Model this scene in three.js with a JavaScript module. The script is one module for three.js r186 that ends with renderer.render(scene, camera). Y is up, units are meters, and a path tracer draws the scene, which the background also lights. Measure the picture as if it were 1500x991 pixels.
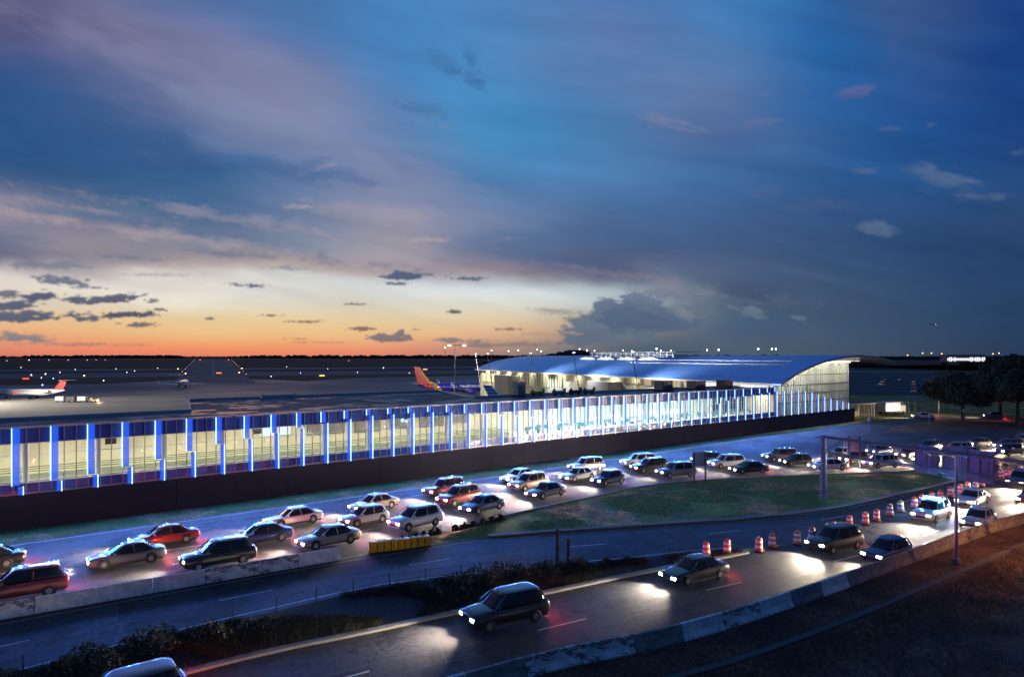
import * as THREE from 'three';
import { mergeGeometries } from 'three/addons/utils/BufferGeometryUtils.js';
import { RectAreaLightUniformsLib } from 'three/addons/lights/RectAreaLightUniformsLib.js';
import { RoundedBoxGeometry } from 'three/addons/geometries/RoundedBoxGeometry.js';

// ---------------------------------------------------------------- camera, sky, sun, exposure
const scene = new THREE.Scene();
const camera = new THREE.PerspectiveCamera(52.72, 1500 / 991, 0.5, 12000);
camera.position.set(0, 14.3, 0);
camera.lookAt(0, 14.3, -100);
camera.setViewOffset(1500, 991, 0, -26.5, 1500, 991);   // level camera, lens shifted up: verticals stay vertical
const renderer = new THREE.WebGLRenderer({ antialias: true });
renderer.toneMapping = THREE.LinearToneMapping;
renderer.toneMappingExposure = 1.0;
renderer.shadowMap.enabled = true;
RectAreaLightUniformsLib.init();

const { clamp, lerp } = THREE.MathUtils;
const sstep = (a, b, x) => { const t = clamp((x - a) / (b - a), 0, 1); return t * t * (3 - 2 * t); };
function mulberry(seed) { let s = seed | 0; return () => { s = (s + 0x6d2b79f5) | 0; let t = Math.imul(s ^ (s >>> 15), 1 | s); t = (t + Math.imul(t ^ (t >>> 7), 61 | t)) ^ t; return ((t ^ (t >>> 14)) >>> 0) / 4294967296; }; }
const hash2 = (x, y, s = 0) => { let h = Math.imul(x | 0, 374761393) ^ Math.imul(y | 0, 668265263) ^ Math.imul(s | 0, 1274126177); h = Math.imul(h ^ (h >>> 13), 1274126177); return ((h ^ (h >>> 16)) >>> 0) / 4294967296; };
function vnoise(x, y, s = 0) {
  const xi = Math.floor(x), yi = Math.floor(y), fx = x - xi, fy = y - yi, u = fx * fx * (3 - 2 * fx), v = fy * fy * (3 - 2 * fy);
  return lerp(lerp(hash2(xi, yi, s), hash2(xi + 1, yi, s), u), lerp(hash2(xi, yi + 1, s), hash2(xi + 1, yi + 1, s), u), v);
}
function fbm(x, y, oct, s = 0) { let a = 0.5, sum = 0, n = 0; for (let i = 0; i < oct; i++) { sum += a * vnoise(x, y, s + i); n += a; a *= 0.5; x = x * 2.03 + 17.1; y = y * 2.03 + 9.7; } return sum / n; }
const toLin = (c) => { c /= 255; return c <= 0.04045 ? c / 12.92 : Math.pow((c + 0.055) / 1.055, 2.4); };

// Dusk sky. u = tan(azimuth), v = tan(elevation) / cos(azimuth), both about the direction -z; colours of the air and of the broad veils of
// cloud at a net of directions (rows upwards from the horizon, columns from u = -0.75 to 0.75), then the smaller clouds one by one.
const SKY_V = [0.0, 0.014, 0.034, 0.057, 0.081, 0.104, 0.13, 0.162, 0.2, 0.242, 0.282, 0.342, 0.402, 0.462, 0.53];
const SKY_RGB = [
  [[222, 120, 98], [232, 126, 98], [236, 128, 94], [234, 128, 96], [214, 126, 104], [158, 126, 118], [96, 102, 116], [78, 92, 112], [68, 86, 108], [54, 74, 98], [40, 60, 90]],
  [[234, 140, 108], [242, 146, 100], [244, 148, 94], [242, 148, 98], [228, 148, 112], [176, 142, 126], [100, 108, 120], [80, 96, 116], [68, 87, 110], [54, 75, 101], [40, 62, 93]],
  [[236, 168, 118], [239, 178, 118], [239, 186, 122], [238, 187, 126], [235, 186, 132], [224, 178, 138], [150, 138, 130], [80, 99, 123], [67, 88, 115], [52, 76, 106], [38, 64, 98]],
  [[234, 190, 142], [236, 198, 144], [235, 204, 150], [233, 206, 156], [231, 206, 162], [222, 204, 170], [172, 168, 156], [84, 104, 127], [66, 88, 116], [50, 76, 109], [37, 65, 101]],
  [[226, 206, 180], [228, 214, 190], [229, 219, 198], [227, 220, 204], [222, 218, 204], [212, 214, 206], [176, 188, 192], [88, 106, 128], [66, 88, 118], [49, 76, 112], [36, 65, 104]],
  [[218, 208, 200], [220, 212, 203], [222, 216, 208], [217, 216, 212], [207, 212, 215], [198, 208, 214], [174, 188, 196], [86, 102, 128], [64, 88, 120], [48, 76, 115], [34, 65, 106]],
  [[124, 122, 142], [142, 137, 150], [172, 158, 160], [184, 166, 164], [158, 150, 160], [148, 138, 148], [104, 112, 138], [76, 96, 130], [60, 86, 124], [44, 76, 117], [33, 66, 108]],
  [[98, 112, 142], [148, 140, 155], [128, 136, 158], [142, 146, 164], [160, 153, 166], [104, 122, 158], [78, 103, 144], [64, 92, 135], [54, 85, 128], [42, 77, 121], [33, 67, 110]],
  [[148, 140, 156], [98, 116, 148], [84, 112, 149], [118, 132, 162], [152, 149, 170], [112, 131, 168], [74, 108, 156], [60, 96, 146], [50, 87, 137], [42, 80, 130], [37, 71, 117]],
  [[86, 105, 146], [62, 98, 142], [62, 104, 150], [98, 122, 164], [128, 138, 173], [92, 128, 175], [70, 116, 168], [58, 104, 158], [44, 91, 147], [32, 82, 140], [32, 72, 125]],
  [[48, 90, 141], [45, 89, 139], [64, 104, 153], [98, 122, 166], [116, 135, 177], [74, 131, 186], [68, 121, 176], [62, 106, 161], [44, 93, 151], [28, 82, 145], [26, 68, 128]],
  [[40, 85, 140], [56, 94, 146], [98, 116, 160], [120, 132, 170], [100, 130, 178], [62, 139, 194], [66, 122, 177], [84, 115, 166], [48, 99, 160], [27, 84, 150], [22, 66, 130]],
  [[48, 86, 141], [88, 106, 153], [118, 126, 164], [112, 126, 170], [74, 128, 187], [64, 138, 196], [78, 124, 180], [88, 121, 171], [40, 101, 168], [38, 85, 150], [20, 66, 132]],
  [[82, 92, 141], [112, 115, 153], [108, 119, 164], [80, 120, 177], [64, 132, 192], [70, 134, 193], [86, 121, 177], [70, 124, 184], [28, 98, 167], [44, 86, 148], [21, 66, 136]],
  [[95, 92, 133], [104, 107, 150], [76, 111, 166], [66, 122, 181], [64, 133, 193], [75, 130, 190], [76, 121, 181], [52, 124, 187], [36, 97, 162], [52, 86, 142], [26, 70, 140]],
].map((row) => row.map((c) => c.map(toLin)));
const cub = (a, b, c, d, t) => b + 0.5 * t * (c - a + t * (2 * a - 5 * b + 4 * c - d + t * (3 * (b - c) + d - a)));
function skyNet(u, v, out) {
  const x = clamp((u + 0.75) / 0.15, 0, 10), xi = Math.min(9, Math.floor(x)), fx = x - xi;
  v = clamp(v, 0, 0.53);
  let yi = 0; while (yi < SKY_V.length - 2 && v > SKY_V[yi + 1]) yi++;
  const fy = (v - SKY_V[yi]) / (SKY_V[yi + 1] - SKY_V[yi]), r = [Math.max(0, yi - 1), yi, yi + 1, Math.min(SKY_V.length - 1, yi + 2)];
  const c = [Math.max(0, xi - 1), xi, xi + 1, Math.min(10, xi + 2)];
  for (let k = 0; k < 3; k++) {
    const q = r.map((j) => cub(SKY_RGB[j][c[0]][k], SKY_RGB[j][c[1]][k], SKY_RGB[j][c[2]][k], SKY_RGB[j][c[3]][k], fx));
    out[k] = Math.max(0.002, cub(q[0], q[1], q[2], q[3], fy));
  }
}
// single clouds: centre (photo-frame tangents), half sizes, colour, density, ragged (0 smooth wisp .. 1 crisp cumulus), flat base
const px = (x) => (x - 750) / 1000, py = (y) => (522 - y) / 1000;
const CLOUDS = [];
const cl = (x, y, w, h, rgb, d = 0.9, rag = 0.7, tilt = 0, flat = 0) => CLOUDS.push({ u: px(x), v: py(y), w: w / 1000, h: h / 1000, c: rgb.map(toLin), d, rag, tilt, flat, s: CLOUDS.length * 7 + 3 });
// broad veils: mauve band from upper left, dark wedge below it, rosy bands over the sunset
cl(170, 70, 330, 34, [124, 126, 164], 0.55, 0.3, -0.36); cl(420, 185, 240, 40, [126, 136, 174], 0.5, 0.35, -0.34); cl(150, 190, 330, 52, [42, 86, 140], 0.7, 0.5, -0.26); cl(420, 250, 150, 24, [58, 100, 152], 0.55, 0.5, -0.16);
cl(600, 260, 160, 34, [128, 138, 174], 0.4, 0.4, -0.3); cl(330, 318, 330, 15, [164, 152, 164], 0.45, 0.4, -0.16); cl(160, 322, 280, 8, [70, 104, 148], 0.4, 0.5, -0.14); cl(240, 345, 260, 13, [176, 158, 162], 0.5, 0.4, -0.12); cl(560, 310, 130, 22, [160, 152, 168], 0.45, 0.5, -0.1);
// slate clouds low over the sunset
cl(10, 448, 62, 11, [92, 98, 122], 1, 0.9, 0, 0.6); cl(40, 466, 100, 11, [94, 98, 120], 1, 0.92, 0, 0.8); cl(62, 435, 38, 12, [90, 96, 122], 1, 0.92, 0, 0.6); cl(112, 441, 30, 7, [98, 98, 120], 1, 0.9, 0, 0.5); cl(158, 439, 42, 9, [96, 98, 120], 1, 0.92, 0.1, 0.4);
cl(185, 461, 46, 6, [86, 86, 108], 1, 0.9, 0.04, 0.4); cl(200, 475, 32, 4, [96, 92, 108], 0.9, 0.8); cl(95, 412, 42, 8, [98, 108, 132], 0.9, 0.8, -0.1); cl(130, 421, 26, 3, [104, 110, 130], 0.8, 0.8);
cl(10, 430, 26, 6, [96, 100, 122], 0.9, 0.8); cl(235, 453, 16, 3, [98, 94, 108], 0.9, 0.9); cl(224, 440, 11, 3, [98, 98, 112], 0.9, 0.9);
cl(372, 418, 32, 4, [84, 92, 112], 1, 0.7, -0.06); cl(597, 404, 50, 8, [84, 98, 126], 1, 0.8, 0.03); cl(580, 415, 22, 3, [92, 104, 126], 0.9, 0.8); cl(682, 408, 34, 3.5, [92, 104, 126], 0.95, 0.7);
cl(520, 445, 24, 2.2, [120, 112, 116], 0.9, 0.7); cl(666, 456, 13, 3, [96, 98, 106], 1, 0.8); cl(395, 462, 18, 3, [128, 104, 100], 0.9, 0.8); cl(445, 471, 36, 2.5, [126, 102, 98], 0.9, 0.8);
cl(306, 466, 8, 3, [120, 102, 102], 0.9, 0.9); cl(530, 481, 26, 3.5, [130, 104, 96], 0.95, 0.7); cl(745, 482, 26, 2.5, [124, 112, 108], 0.9, 0.7); cl(612, 482, 10, 1.6, [140, 116, 104], 0.8, 0.7);
// grey banks on the skyline
cl(20, 496, 84, 10, [140, 128, 132], 1, 0.75, -0.03, 0.7); cl(120, 504, 140, 3.4, [168, 122, 116], 0.85, 0.5, -0.01); cl(575, 497, 46, 8, [132, 118, 122], 1, 0.95, 0, 0.8); cl(586, 489, 7, 7, [132, 118, 122], 1, 1); cl(560, 494, 14, 6, [132, 118, 122], 1, 1);
cl(660, 499, 42, 5, [136, 122, 124], 0.95, 0.8, 0, 0.6); cl(470, 501, 60, 2, [190, 118, 98], 0.7, 0.5); cl(740, 505, 80, 9, [128, 116, 120], 0.85, 0.5, 0, 0.4); cl(430, 496, 30, 1.8, [180, 120, 92], 0.7, 0.6);
cl(790, 489, 50, 3, [176, 146, 120], 0.7, 0.5);
// veils above the bright band
cl(60, 388, 90, 9, [116, 118, 140], 0.75, 0.5, -0.05); cl(190, 377, 70, 5, [106, 116, 142], 0.65, 0.5, -0.06); cl(330, 372, 80, 8, [104, 116, 144], 0.65, 0.5, -0.05); cl(470, 378, 50, 14, [112, 120, 146], 0.6, 0.6, -0.1);
cl(420, 392, 60, 7, [124, 124, 144], 0.6, 0.6, -0.05); cl(560, 388, 60, 9, [124, 126, 146], 0.55, 0.6, -0.04); cl(30, 347, 60, 6, [104, 116, 144], 0.5, 0.4, -0.1); cl(240, 402, 90, 4, [150, 142, 146], 0.5, 0.5);
cl(100, 302, 160, 6, [176, 152, 158], 0.35, 0.3, -0.16); cl(60, 318, 140, 9, [182, 156, 158], 0.45, 0.3, -0.14); cl(430, 303, 30, 5, [186, 168, 174], 0.4, 0.6); cl(470, 246, 40, 5, [154, 150, 176], 0.5, 0.3, 0.35); cl(455, 236, 36, 9, [70, 102, 150], 0.4, 0.4, 0.2);
cl(630, 352, 40, 4, [176, 160, 168], 0.5, 0.8); cl(735, 351, 40, 4, [126, 128, 152], 0.5, 0.6, 0.05);
// dark smudge in the blue gap
cl(646, 88, 30, 18, [58, 112, 166], 0.5, 0.5, -0.3); cl(690, 92, 16, 26, [52, 104, 160], 0.6, 0.5, -0.3); cl(700, 120, 24, 18, [50, 102, 158], 0.65, 0.5, -0.2); cl(664, 106, 22, 10, [52, 104, 158], 0.5, 0.6); cl(615, 160, 46, 12, [58, 112, 166], 0.5, 0.6, -0.15); cl(650, 184, 14, 4, [110, 130, 170], 0.5, 0.7);
// thunderhead bank right of the sunset
cl(912, 462, 60, 26, [98, 114, 136], 1, 0.97, 0, 0.2); cl(872, 478, 34, 22, [102, 116, 132], 1, 0.97, 0, 0.2); cl(850, 500, 34, 16, [106, 114, 126], 1, 0.95, 0, 0.2); cl(940, 446, 34, 14, [92, 110, 134], 0.9, 0.95, 0, 0.3);
cl(905, 478, 76, 36, [94, 110, 132], 1, 0.9, 0, 0.6); cl(868, 492, 44, 24, [98, 112, 130], 1, 0.9, 0, 0.5); cl(950, 470, 70, 26, [80, 100, 128], 0.9, 0.8, 0, 0.4); cl(985, 428, 84, 13, [120, 126, 144], 0.9, 0.5, -0.05); cl(1010, 450, 70, 16, [100, 112, 134], 0.9, 0.5); cl(1000, 462, 22, 12, [124, 134, 142], 0.45, 0.7, -0.3);
cl(815, 455, 46, 6, [140, 146, 146], 0.7, 0.6, -0.06); cl(840, 466, 26, 3.4, [120, 120, 120], 0.7, 0.7); cl(835, 488, 34, 3, [176, 140, 122], 0.7, 0.6);
cl(940, 405, 190, 10, [132, 124, 140], 0.5, 0.45, -0.12); cl(1080, 440, 130, 14, [98, 110, 134], 0.4, 0.5, -0.08); cl(1100, 458, 40, 10, [112, 132, 148], 0.5, 0.7, -0.15); cl(1172, 466, 16, 5, [104, 126, 146], 0.6, 0.8, -0.1);
// pale scraps in the dark right half
cl(970, 178, 54, 16, [122, 128, 168], 0.56, 0.45, -0.2); cl(1105, 180, 44, 8, [92, 112, 158], 0.5, 0.6, 0.12); cl(1253, 136, 34, 14, [92, 100, 150], 0.6, 0.6, 0.15); cl(1122, 140, 8, 5, [84, 112, 164], 0.56, 0.5); cl(1176, 133, 16, 10, [64, 104, 160], 0.45, 0.6);
cl(1308, 189, 22, 5, [76, 104, 146], 0.56, 0.5); cl(1364, 184, 12, 5, [76, 98, 146], 0.56, 0.5); cl(1272, 249, 24, 7, [78, 106, 146], 0.6, 0.5, 0.05); cl(1385, 270, 64, 22, [88, 108, 142], 0.66, 0.5, -0.2); cl(1330, 248, 20, 8, [66, 98, 138], 0.5, 0.5, -0.3);
cl(1450, 288, 54, 9, [80, 102, 138], 0.56, 0.6, -0.05); cl(1284, 337, 38, 14, [88, 110, 142], 0.66, 0.5, -0.2); cl(1492, 224, 14, 7, [70, 92, 136], 0.5, 0.5, 0.3); cl(1310, 60, 34, 50, [74, 92, 146], 0.35, 0.5, 0.5); cl(1120, 282, 40, 14, [80, 98, 142], 0.3, 0.6); cl(1210, 300, 60, 14, [78, 94, 136], 0.25, 0.6);
function skyColor(u, v, out) {
  // ragged veils: bend the net of colours with broad, flat noise
  const sx = u * 3.2, sy = v * 9 + u * 1.4;
  const w1 = fbm(sx + 3.1, sy + 1.7, 5, 11) - 0.5, w2 = fbm(sx * 1.3 + 8.4, sy * 1.5 + 5.2, 5, 31) - 0.5, low = sstep(0.05, 0.14, v);
  skyNet(u + w1 * (0.03 + 0.13 * low), v + w2 * (0.012 + 0.055 * low), out);
  const streak = fbm(u * 5 + v * 6, v * 42 + u * 6 + w1 * 3, 5, 51) - 0.5, soft = fbm(u * 7 + 2, v * 16 + u * 3, 4, 71) - 0.5;
  const k = 1 + (0.26 * streak * sstep(0.03, 0.1, v) * (1 - 0.5 * sstep(0.2, 0.35, v)) + 0.2 * soft * low + 0.1 * streak);
  out[0] *= 1 + (k - 1) * 1.25; out[1] *= k; out[2] *= 1 + (k - 1) * 0.8;
  for (const c of CLOUDS) {
    let du = u - c.u, dv = v - c.v;
    if (Math.abs(du) > c.w * 1.9 || Math.abs(dv) > c.h * 2 + c.w * Math.abs(c.tilt) * 1.9) continue;
    dv -= du * c.tilt;
    const a = du / c.w, b0 = dv / c.h, b = b0 < 0 ? b0 * (1 + c.flat) : b0;
    const n = 0.62 * (fbm(du / c.h * 0.26 + c.s, dv / c.h * 0.85 + c.s * 1.7, 4, c.s) - 0.5) + 0.55 * (fbm(du / c.h * 1.0 + c.s, dv / c.h * 2.9 + c.s * 1.7, 5, c.s + 40) - 0.5);
    const r = Math.sqrt(a * a + b * b), e = 1 - r + n * (1.5 + 1.0 * c.rag), edge = 1.5 - 1.3 * c.rag;
    const m = sstep(0.05, 0.05 + edge, e) * c.d * sstep(1.8, 1.3, r);
    if (m > 0) { const sh = 1 + 0.35 * n + 0.1 * b0; for (let j = 0; j < 3; j++) out[j] = lerp(out[j], c.c[j] * sh, m); }
  }
}
function makeSky(W = 4096) {
  const H = W / 2, data = new Float32Array(W * H * 4), c = [0, 0, 0];
  const nadir = [14, 24, 44].map(toLin), zen = [30, 78, 146].map(toLin), dark = [34, 62, 104].map(toLin), glowC = [206, 150, 120].map(toLin);
  for (let j = 0; j < H; j++) {
    const el = ((j + 0.5) / H - 0.5) * Math.PI, o0 = j * W * 4;
    for (let i = 0; i < W; i++) {
      const o = o0 + i * 4;
      data[o + 3] = 1;
      if (el < -0.004) { data[o] = nadir[0]; data[o + 1] = nadir[1]; data[o + 2] = nadir[2]; continue; }
      const phi = ((i + 0.5) / W - 0.5) * 2 * Math.PI, az = Math.atan2(Math.cos(phi), -Math.sin(phi));   // 0 along -z, positive to the right
      const aaz = Math.abs(az), f = Math.max(0.25, Math.cos(Math.min(aaz, 1.3))), u = aaz < 1.3 ? Math.tan(az) : Math.sign(az) * 3.6, v = Math.tan(Math.min(el, 1.35)) / f;
      const out = Math.max(sstep(0.78, 2.2, Math.abs(u)), 0);
      if (u > -0.95 && u < 0.95 && v < 0.62) skyColor(u, v, c);
      else {
        const sx = u * 3.2, sy = v * 9 + u * 1.4, n = fbm(clamp(sx, -12, 12) + 3.1, sy + 1.7, 4, 11) - 0.5;
        skyNet(u + n * 0.16, Math.min(v, 0.53) + n * 0.06, c);
        const k = 1 + n * 0.2; c[0] *= k; c[1] *= k; c[2] *= k;
      }
      const up = sstep(0.5, 1.3, el), near = 0.5 + 0.5 * Math.cos(az + 0.4), band = Math.exp(-el * 7) * Math.pow(near, 5);
      for (let k = 0; k < 3; k++) {
        const away = lerp(lerp(dark[k], zen[k], sstep(0.05, 0.9, el)), glowC[k], band);
        data[o + k] = lerp(lerp(c[k], away, out), zen[k], up);
      }
      const grey = 0.2126 * data[o] + 0.7152 * data[o + 1] + 0.0722 * data[o + 2];
      for (let k = 0; k < 3; k++) data[o + k] = lerp(data[o + k], grey, 0.09);
    }
  }
  const t = new THREE.DataTexture(data, W, H, THREE.RGBAFormat, THREE.FloatType);
  t.mapping = THREE.EquirectangularReflectionMapping; t.magFilter = t.minFilter = THREE.LinearFilter; t.needsUpdate = true;
  return t;
}
scene.background = makeSky();
scene.environment = scene.background;

// the last of the sun's glow, from the horizon where the sky burns
const sun = new THREE.DirectionalLight(0xffb48a, 0.12);
sun.position.set(-390, 60, -1000);
sun.castShadow = true; sun.shadow.radius = 24;
sun.shadow.camera.left = sun.shadow.camera.bottom = -250; sun.shadow.camera.right = sun.shadow.camera.top = 250; sun.shadow.camera.far = 3000;
sun.name = 'sun';
scene.add(sun);

// ---------------------------------------------------------------- helpers
const used = new Map();
const numbered = (n) => { const k = used.get(n) ?? 0; used.set(n, k + 1); return k ? n + '_' + String(k).padStart(3, '0') : n; };
function tag(o, label, category, group) { o.userData.label = label; o.userData.category = category; if (group) o.userData.group = group; return o; }
function thing(name, label, category, pos = [0, 0, 0], turn = 0, group) {
  const o = new THREE.Group(); o.name = numbered(name); o.position.set(...pos); o.rotation.y = turn; scene.add(o);
  return tag(o, label, category, group);
}
function part(name, geo, mat, parent, label) { const m = new THREE.Mesh(geo, mat); m.name = name; parent.add(m); if (label) m.userData.label = label; return m; }
function structure(name, geo, mat) { const m = new THREE.Mesh(geo, mat); m.name = numbered(name); m.userData.kind = 'structure'; scene.add(m); return m; }
function stuff(o, name, label, category) { o.name = numbered(name); o.userData.kind = 'stuff'; tag(o, label, category); scene.add(o); return o; }
function dup(o, label, pos, turn) { const c = o.clone(); c.name = numbered(o.name.replace(/_\d{3}$/, '')); c.userData = { ...o.userData }; if (label) c.userData.label = label; if (pos) c.position.set(...pos); if (turn !== undefined) c.rotation.y = turn; scene.add(c); return c; }
const strip = (g) => { const q = g.index ? g.toNonIndexed() : g; for (const k of Object.keys(q.attributes)) if (!['position', 'normal', 'uv'].includes(k)) q.deleteAttribute(k); return q; };
const merge = (list) => mergeGeometries(list.map(strip));
const box = (w, h, d, x = 0, y = 0, z = 0) => new THREE.BoxGeometry(w, h, d).translate(x, y, z);
const rbox = (w, h, d, r, x = 0, y = 0, z = 0) => new RoundedBoxGeometry(w, h, d, 2, r).translate(x, y, z);
const cyl = (r0, r1, h, x = 0, y = 0, z = 0, n = 12) => new THREE.CylinderGeometry(r0, r1, h, n).translate(x, y, z);
const V3 = (x, y, z) => new THREE.Vector3(x, y, z);
function bar(a, b, r, n = 8) {                         // a round bar from a to b
  const A = V3(...a), B = V3(...b), d = B.clone().sub(A), g = new THREE.CylinderGeometry(r, r, d.length(), n);
  g.applyQuaternion(new THREE.Quaternion().setFromUnitVectors(V3(0, 1, 0), d.clone().normalize()));
  return g.translate((A.x + B.x) / 2, (A.y + B.y) / 2, (A.z + B.z) / 2);
}
function beam(a, b, w, h) {                            // a square bar from a to b
  const A = V3(...a), B = V3(...b), d = B.clone().sub(A), g = new THREE.BoxGeometry(w, h, d.length());
  g.lookAt(d); return g.translate((A.x + B.x) / 2, (A.y + B.y) / 2, (A.z + B.z) / 2);
}
// ---- computed textures (tileable value noise)
function tnoise(x, y, p, s) {
  const xi = Math.floor(x), yi = Math.floor(y), fx = x - xi, fy = y - yi, u = fx * fx * (3 - 2 * fx), v = fy * fy * (3 - 2 * fy), m = (a) => ((a % p) + p) % p;
  return lerp(lerp(hash2(m(xi), m(yi), s), hash2(m(xi + 1), m(yi), s), u), lerp(hash2(m(xi), m(yi + 1), s), hash2(m(xi + 1), m(yi + 1), s), u), v);
}
function tfbm(u, v, p, oct, s) { let a = 0.5, sum = 0, n = 0; for (let i = 0; i < oct; i++) { sum += a * tnoise(u * p, v * p, p, s + i); n += a; a *= 0.55; p *= 2; } return sum / n; }
function tex(n, fn, srgb = true) {                     // fn(u, v) -> [r, g, b] 0..1 (sRGB for colour maps)
  const d = new Uint8Array(n * n * 4);
  for (let j = 0; j < n; j++) for (let i = 0; i < n; i++) { const c = fn(i / n, j / n, i, j), o = (j * n + i) * 4; for (let k = 0; k < 3; k++) d[o + k] = clamp(c[k] * 255, 0, 255); d[o + 3] = 255; }
  const t = new THREE.DataTexture(d, n, n, THREE.RGBAFormat); t.wrapS = t.wrapT = THREE.RepeatWrapping; t.magFilter = THREE.LinearFilter; t.minFilter = THREE.LinearMipmapLinearFilter; t.generateMipmaps = true;
  if (srgb) t.colorSpace = THREE.SRGBColorSpace; t.needsUpdate = true; return t;
}
const rep = (t, x, y = x) => { const c = t.clone(); c.repeat.set(x, y); c.needsUpdate = true; return c; };
const mixc = (a, b, t) => a.map((x, i) => lerp(x, b[i], t));
const asphaltT = tex(1024, (u, v) => { const big = tfbm(u, v, 3, 4, 1), fine = tfbm(u, v, 128, 2, 9), crack = Math.abs(tfbm(u, v, 6, 4, 21) - 0.5) < 0.007 ? 0.6 : 1, oil = 1 - 0.35 * sstep(0.6, 0.72, tfbm(u, v, 14, 3, 33)); const k = (0.62 + 0.66 * big) * (0.72 + 0.56 * fine) * crack * oil; return [0.27 * k, 0.27 * k, 0.285 * k]; });
const asphaltR = tex(512, (u, v) => { const k = 0.5 + 0.42 * tfbm(u, v, 4, 5, 41) + 0.12 * tfbm(u, v, 64, 2, 47); return [k, k, k]; }, false);
const concreteT = tex(512, (u, v) => { const k = 0.82 + 0.2 * tfbm(u, v, 4, 5, 61) + 0.1 * (tfbm(u, v, 64, 2, 66) - 0.5); return [0.56 * k, 0.55 * k, 0.53 * k]; });
const grassT = tex(1024, (u, v) => { const p = tfbm(u, v, 5, 5, 71), f = tfbm(u, v, 90, 3, 77), dry = sstep(0.52, 0.66, tfbm(u, v, 4, 5, 83)); const g = mixc([0.22, 0.27, 0.1], [0.46, 0.33, 0.23], dry), k = (0.6 + 0.6 * p) * (0.55 + 0.9 * f); return g.map((c) => c * k); });
const mulchT = tex(1024, (u, v) => { const p = tfbm(u, v, 5, 5, 91), f = tfbm(u, v * 0.5, 110, 3, 97), k = (0.6 + 0.7 * p) * (0.35 + 1.2 * f); return [0.33 * k, 0.25 * k, 0.19 * k]; });
const bumpT = tex(512, (u, v) => { const k = tfbm(u, v, 48, 3, 101); return [k, k, k]; }, false);
const std = (o) => new THREE.MeshStandardMaterial(o);
const phys = (o) => new THREE.MeshPhysicalMaterial(o);
const lin = (r, g, b) => new THREE.Color().setRGB(r, g, b);
const asphaltMat = phys({ specularIntensity: 0.6, map: rep(asphaltT, 1 / 14), roughnessMap: rep(asphaltR, 1 / 22), roughness: 1, bumpMap: rep(bumpT, 1 / 3), bumpScale: 0.008 });
const darkAsphaltMat = phys({ specularIntensity: 0.5, map: rep(asphaltT, 1 / 17), color: lin(0.72, 0.72, 0.75), roughnessMap: rep(asphaltR, 1 / 27), roughness: 1, bumpMap: rep(bumpT, 1 / 3), bumpScale: 0.008 });
const apronMat = std({ map: rep(concreteT, 1 / 60), color: lin(0.66, 0.66, 0.66), roughnessMap: rep(asphaltR, 1 / 130), roughness: 0.95 });
const taxiMat = std({ map: rep(concreteT, 1 / 60), color: lin(0.6, 0.6, 0.6), roughness: 0.85 });
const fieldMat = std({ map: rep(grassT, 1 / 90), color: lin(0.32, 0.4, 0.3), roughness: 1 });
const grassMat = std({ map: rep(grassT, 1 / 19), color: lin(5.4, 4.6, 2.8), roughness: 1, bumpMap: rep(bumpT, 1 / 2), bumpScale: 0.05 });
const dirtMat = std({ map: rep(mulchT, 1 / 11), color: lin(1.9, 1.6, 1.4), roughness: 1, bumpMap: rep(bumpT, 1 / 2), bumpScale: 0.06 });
const mulchMat = std({ map: rep(mulchT, 1 / 9), color: lin(1.5, 1.3, 1.15), roughness: 1, bumpMap: rep(bumpT, 1 / 2), bumpScale: 0.08 });
const concreteMat = std({ map: rep(concreteT, 1 / 3), roughness: 0.85, bumpMap: rep(bumpT, 1), bumpScale: 0.004 });
const whiteLine = std({ map: rep(concreteT, 1 / 2), color: lin(2.1, 2.1, 2.1), roughness: 0.7 });
const yellowLine = std({ map: rep(concreteT, 1 / 2), color: lin(1.9, 1.15, 0.3), roughness: 0.7 });
const steelMat = std({ color: lin(0.3, 0.31, 0.33), metalness: 0.6, roughness: 0.5 });
const darkSteel = std({ color: lin(0.06, 0.06, 0.07), metalness: 0.3, roughness: 0.55 });
const blackMat = std({ color: lin(0.015, 0.015, 0.017), roughness: 0.6 });
const glassDark = phys({ color: lin(0.012, 0.014, 0.018), roughness: 0.06, specularIntensity: 1 });
const glow = (r, g, b, k) => std({ color: 0x000000, emissive: lin(r, g, b), emissiveIntensity: k, roughness: 1 });

// ---- flat sheets from plan outlines. Plan points are [x, depth]: depth is metres ahead (-z). uv in metres.
function sheet(points, y) {
  const sh = new THREE.Shape(points.map(([x, d]) => new THREE.Vector2(x, d))), g = new THREE.ShapeGeometry(sh), p = g.attributes.position;
  for (let i = 0; i < p.count; i++) p.setXYZ(i, p.getX(i), y, -p.getY(i));
  g.computeVertexNormals(); const nn = g.attributes.normal; for (let i = 0; i < nn.count; i++) nn.setXYZ(i, 0, 1, 0);
  return g;
}
const curve = (pts, n = 60) => new THREE.CatmullRomCurve3(pts.map(([x, d]) => V3(x, 0, -d)), false, 'centripetal').getSpacedPoints(n).map((p) => [p.x, -p.z]);
function offsetLine(pl, o) {                           // shift a plan polyline sideways (positive towards the viewer's side, right of travel)
  return pl.map((p, i) => { const a = pl[Math.max(0, i - 1)], b = pl[Math.min(pl.length - 1, i + 1)], dx = b[0] - a[0], dd = b[1] - a[1], l = Math.hypot(dx, dd); return [p[0] + (dd / l) * o, p[1] - (dx / l) * o]; });
}
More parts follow.
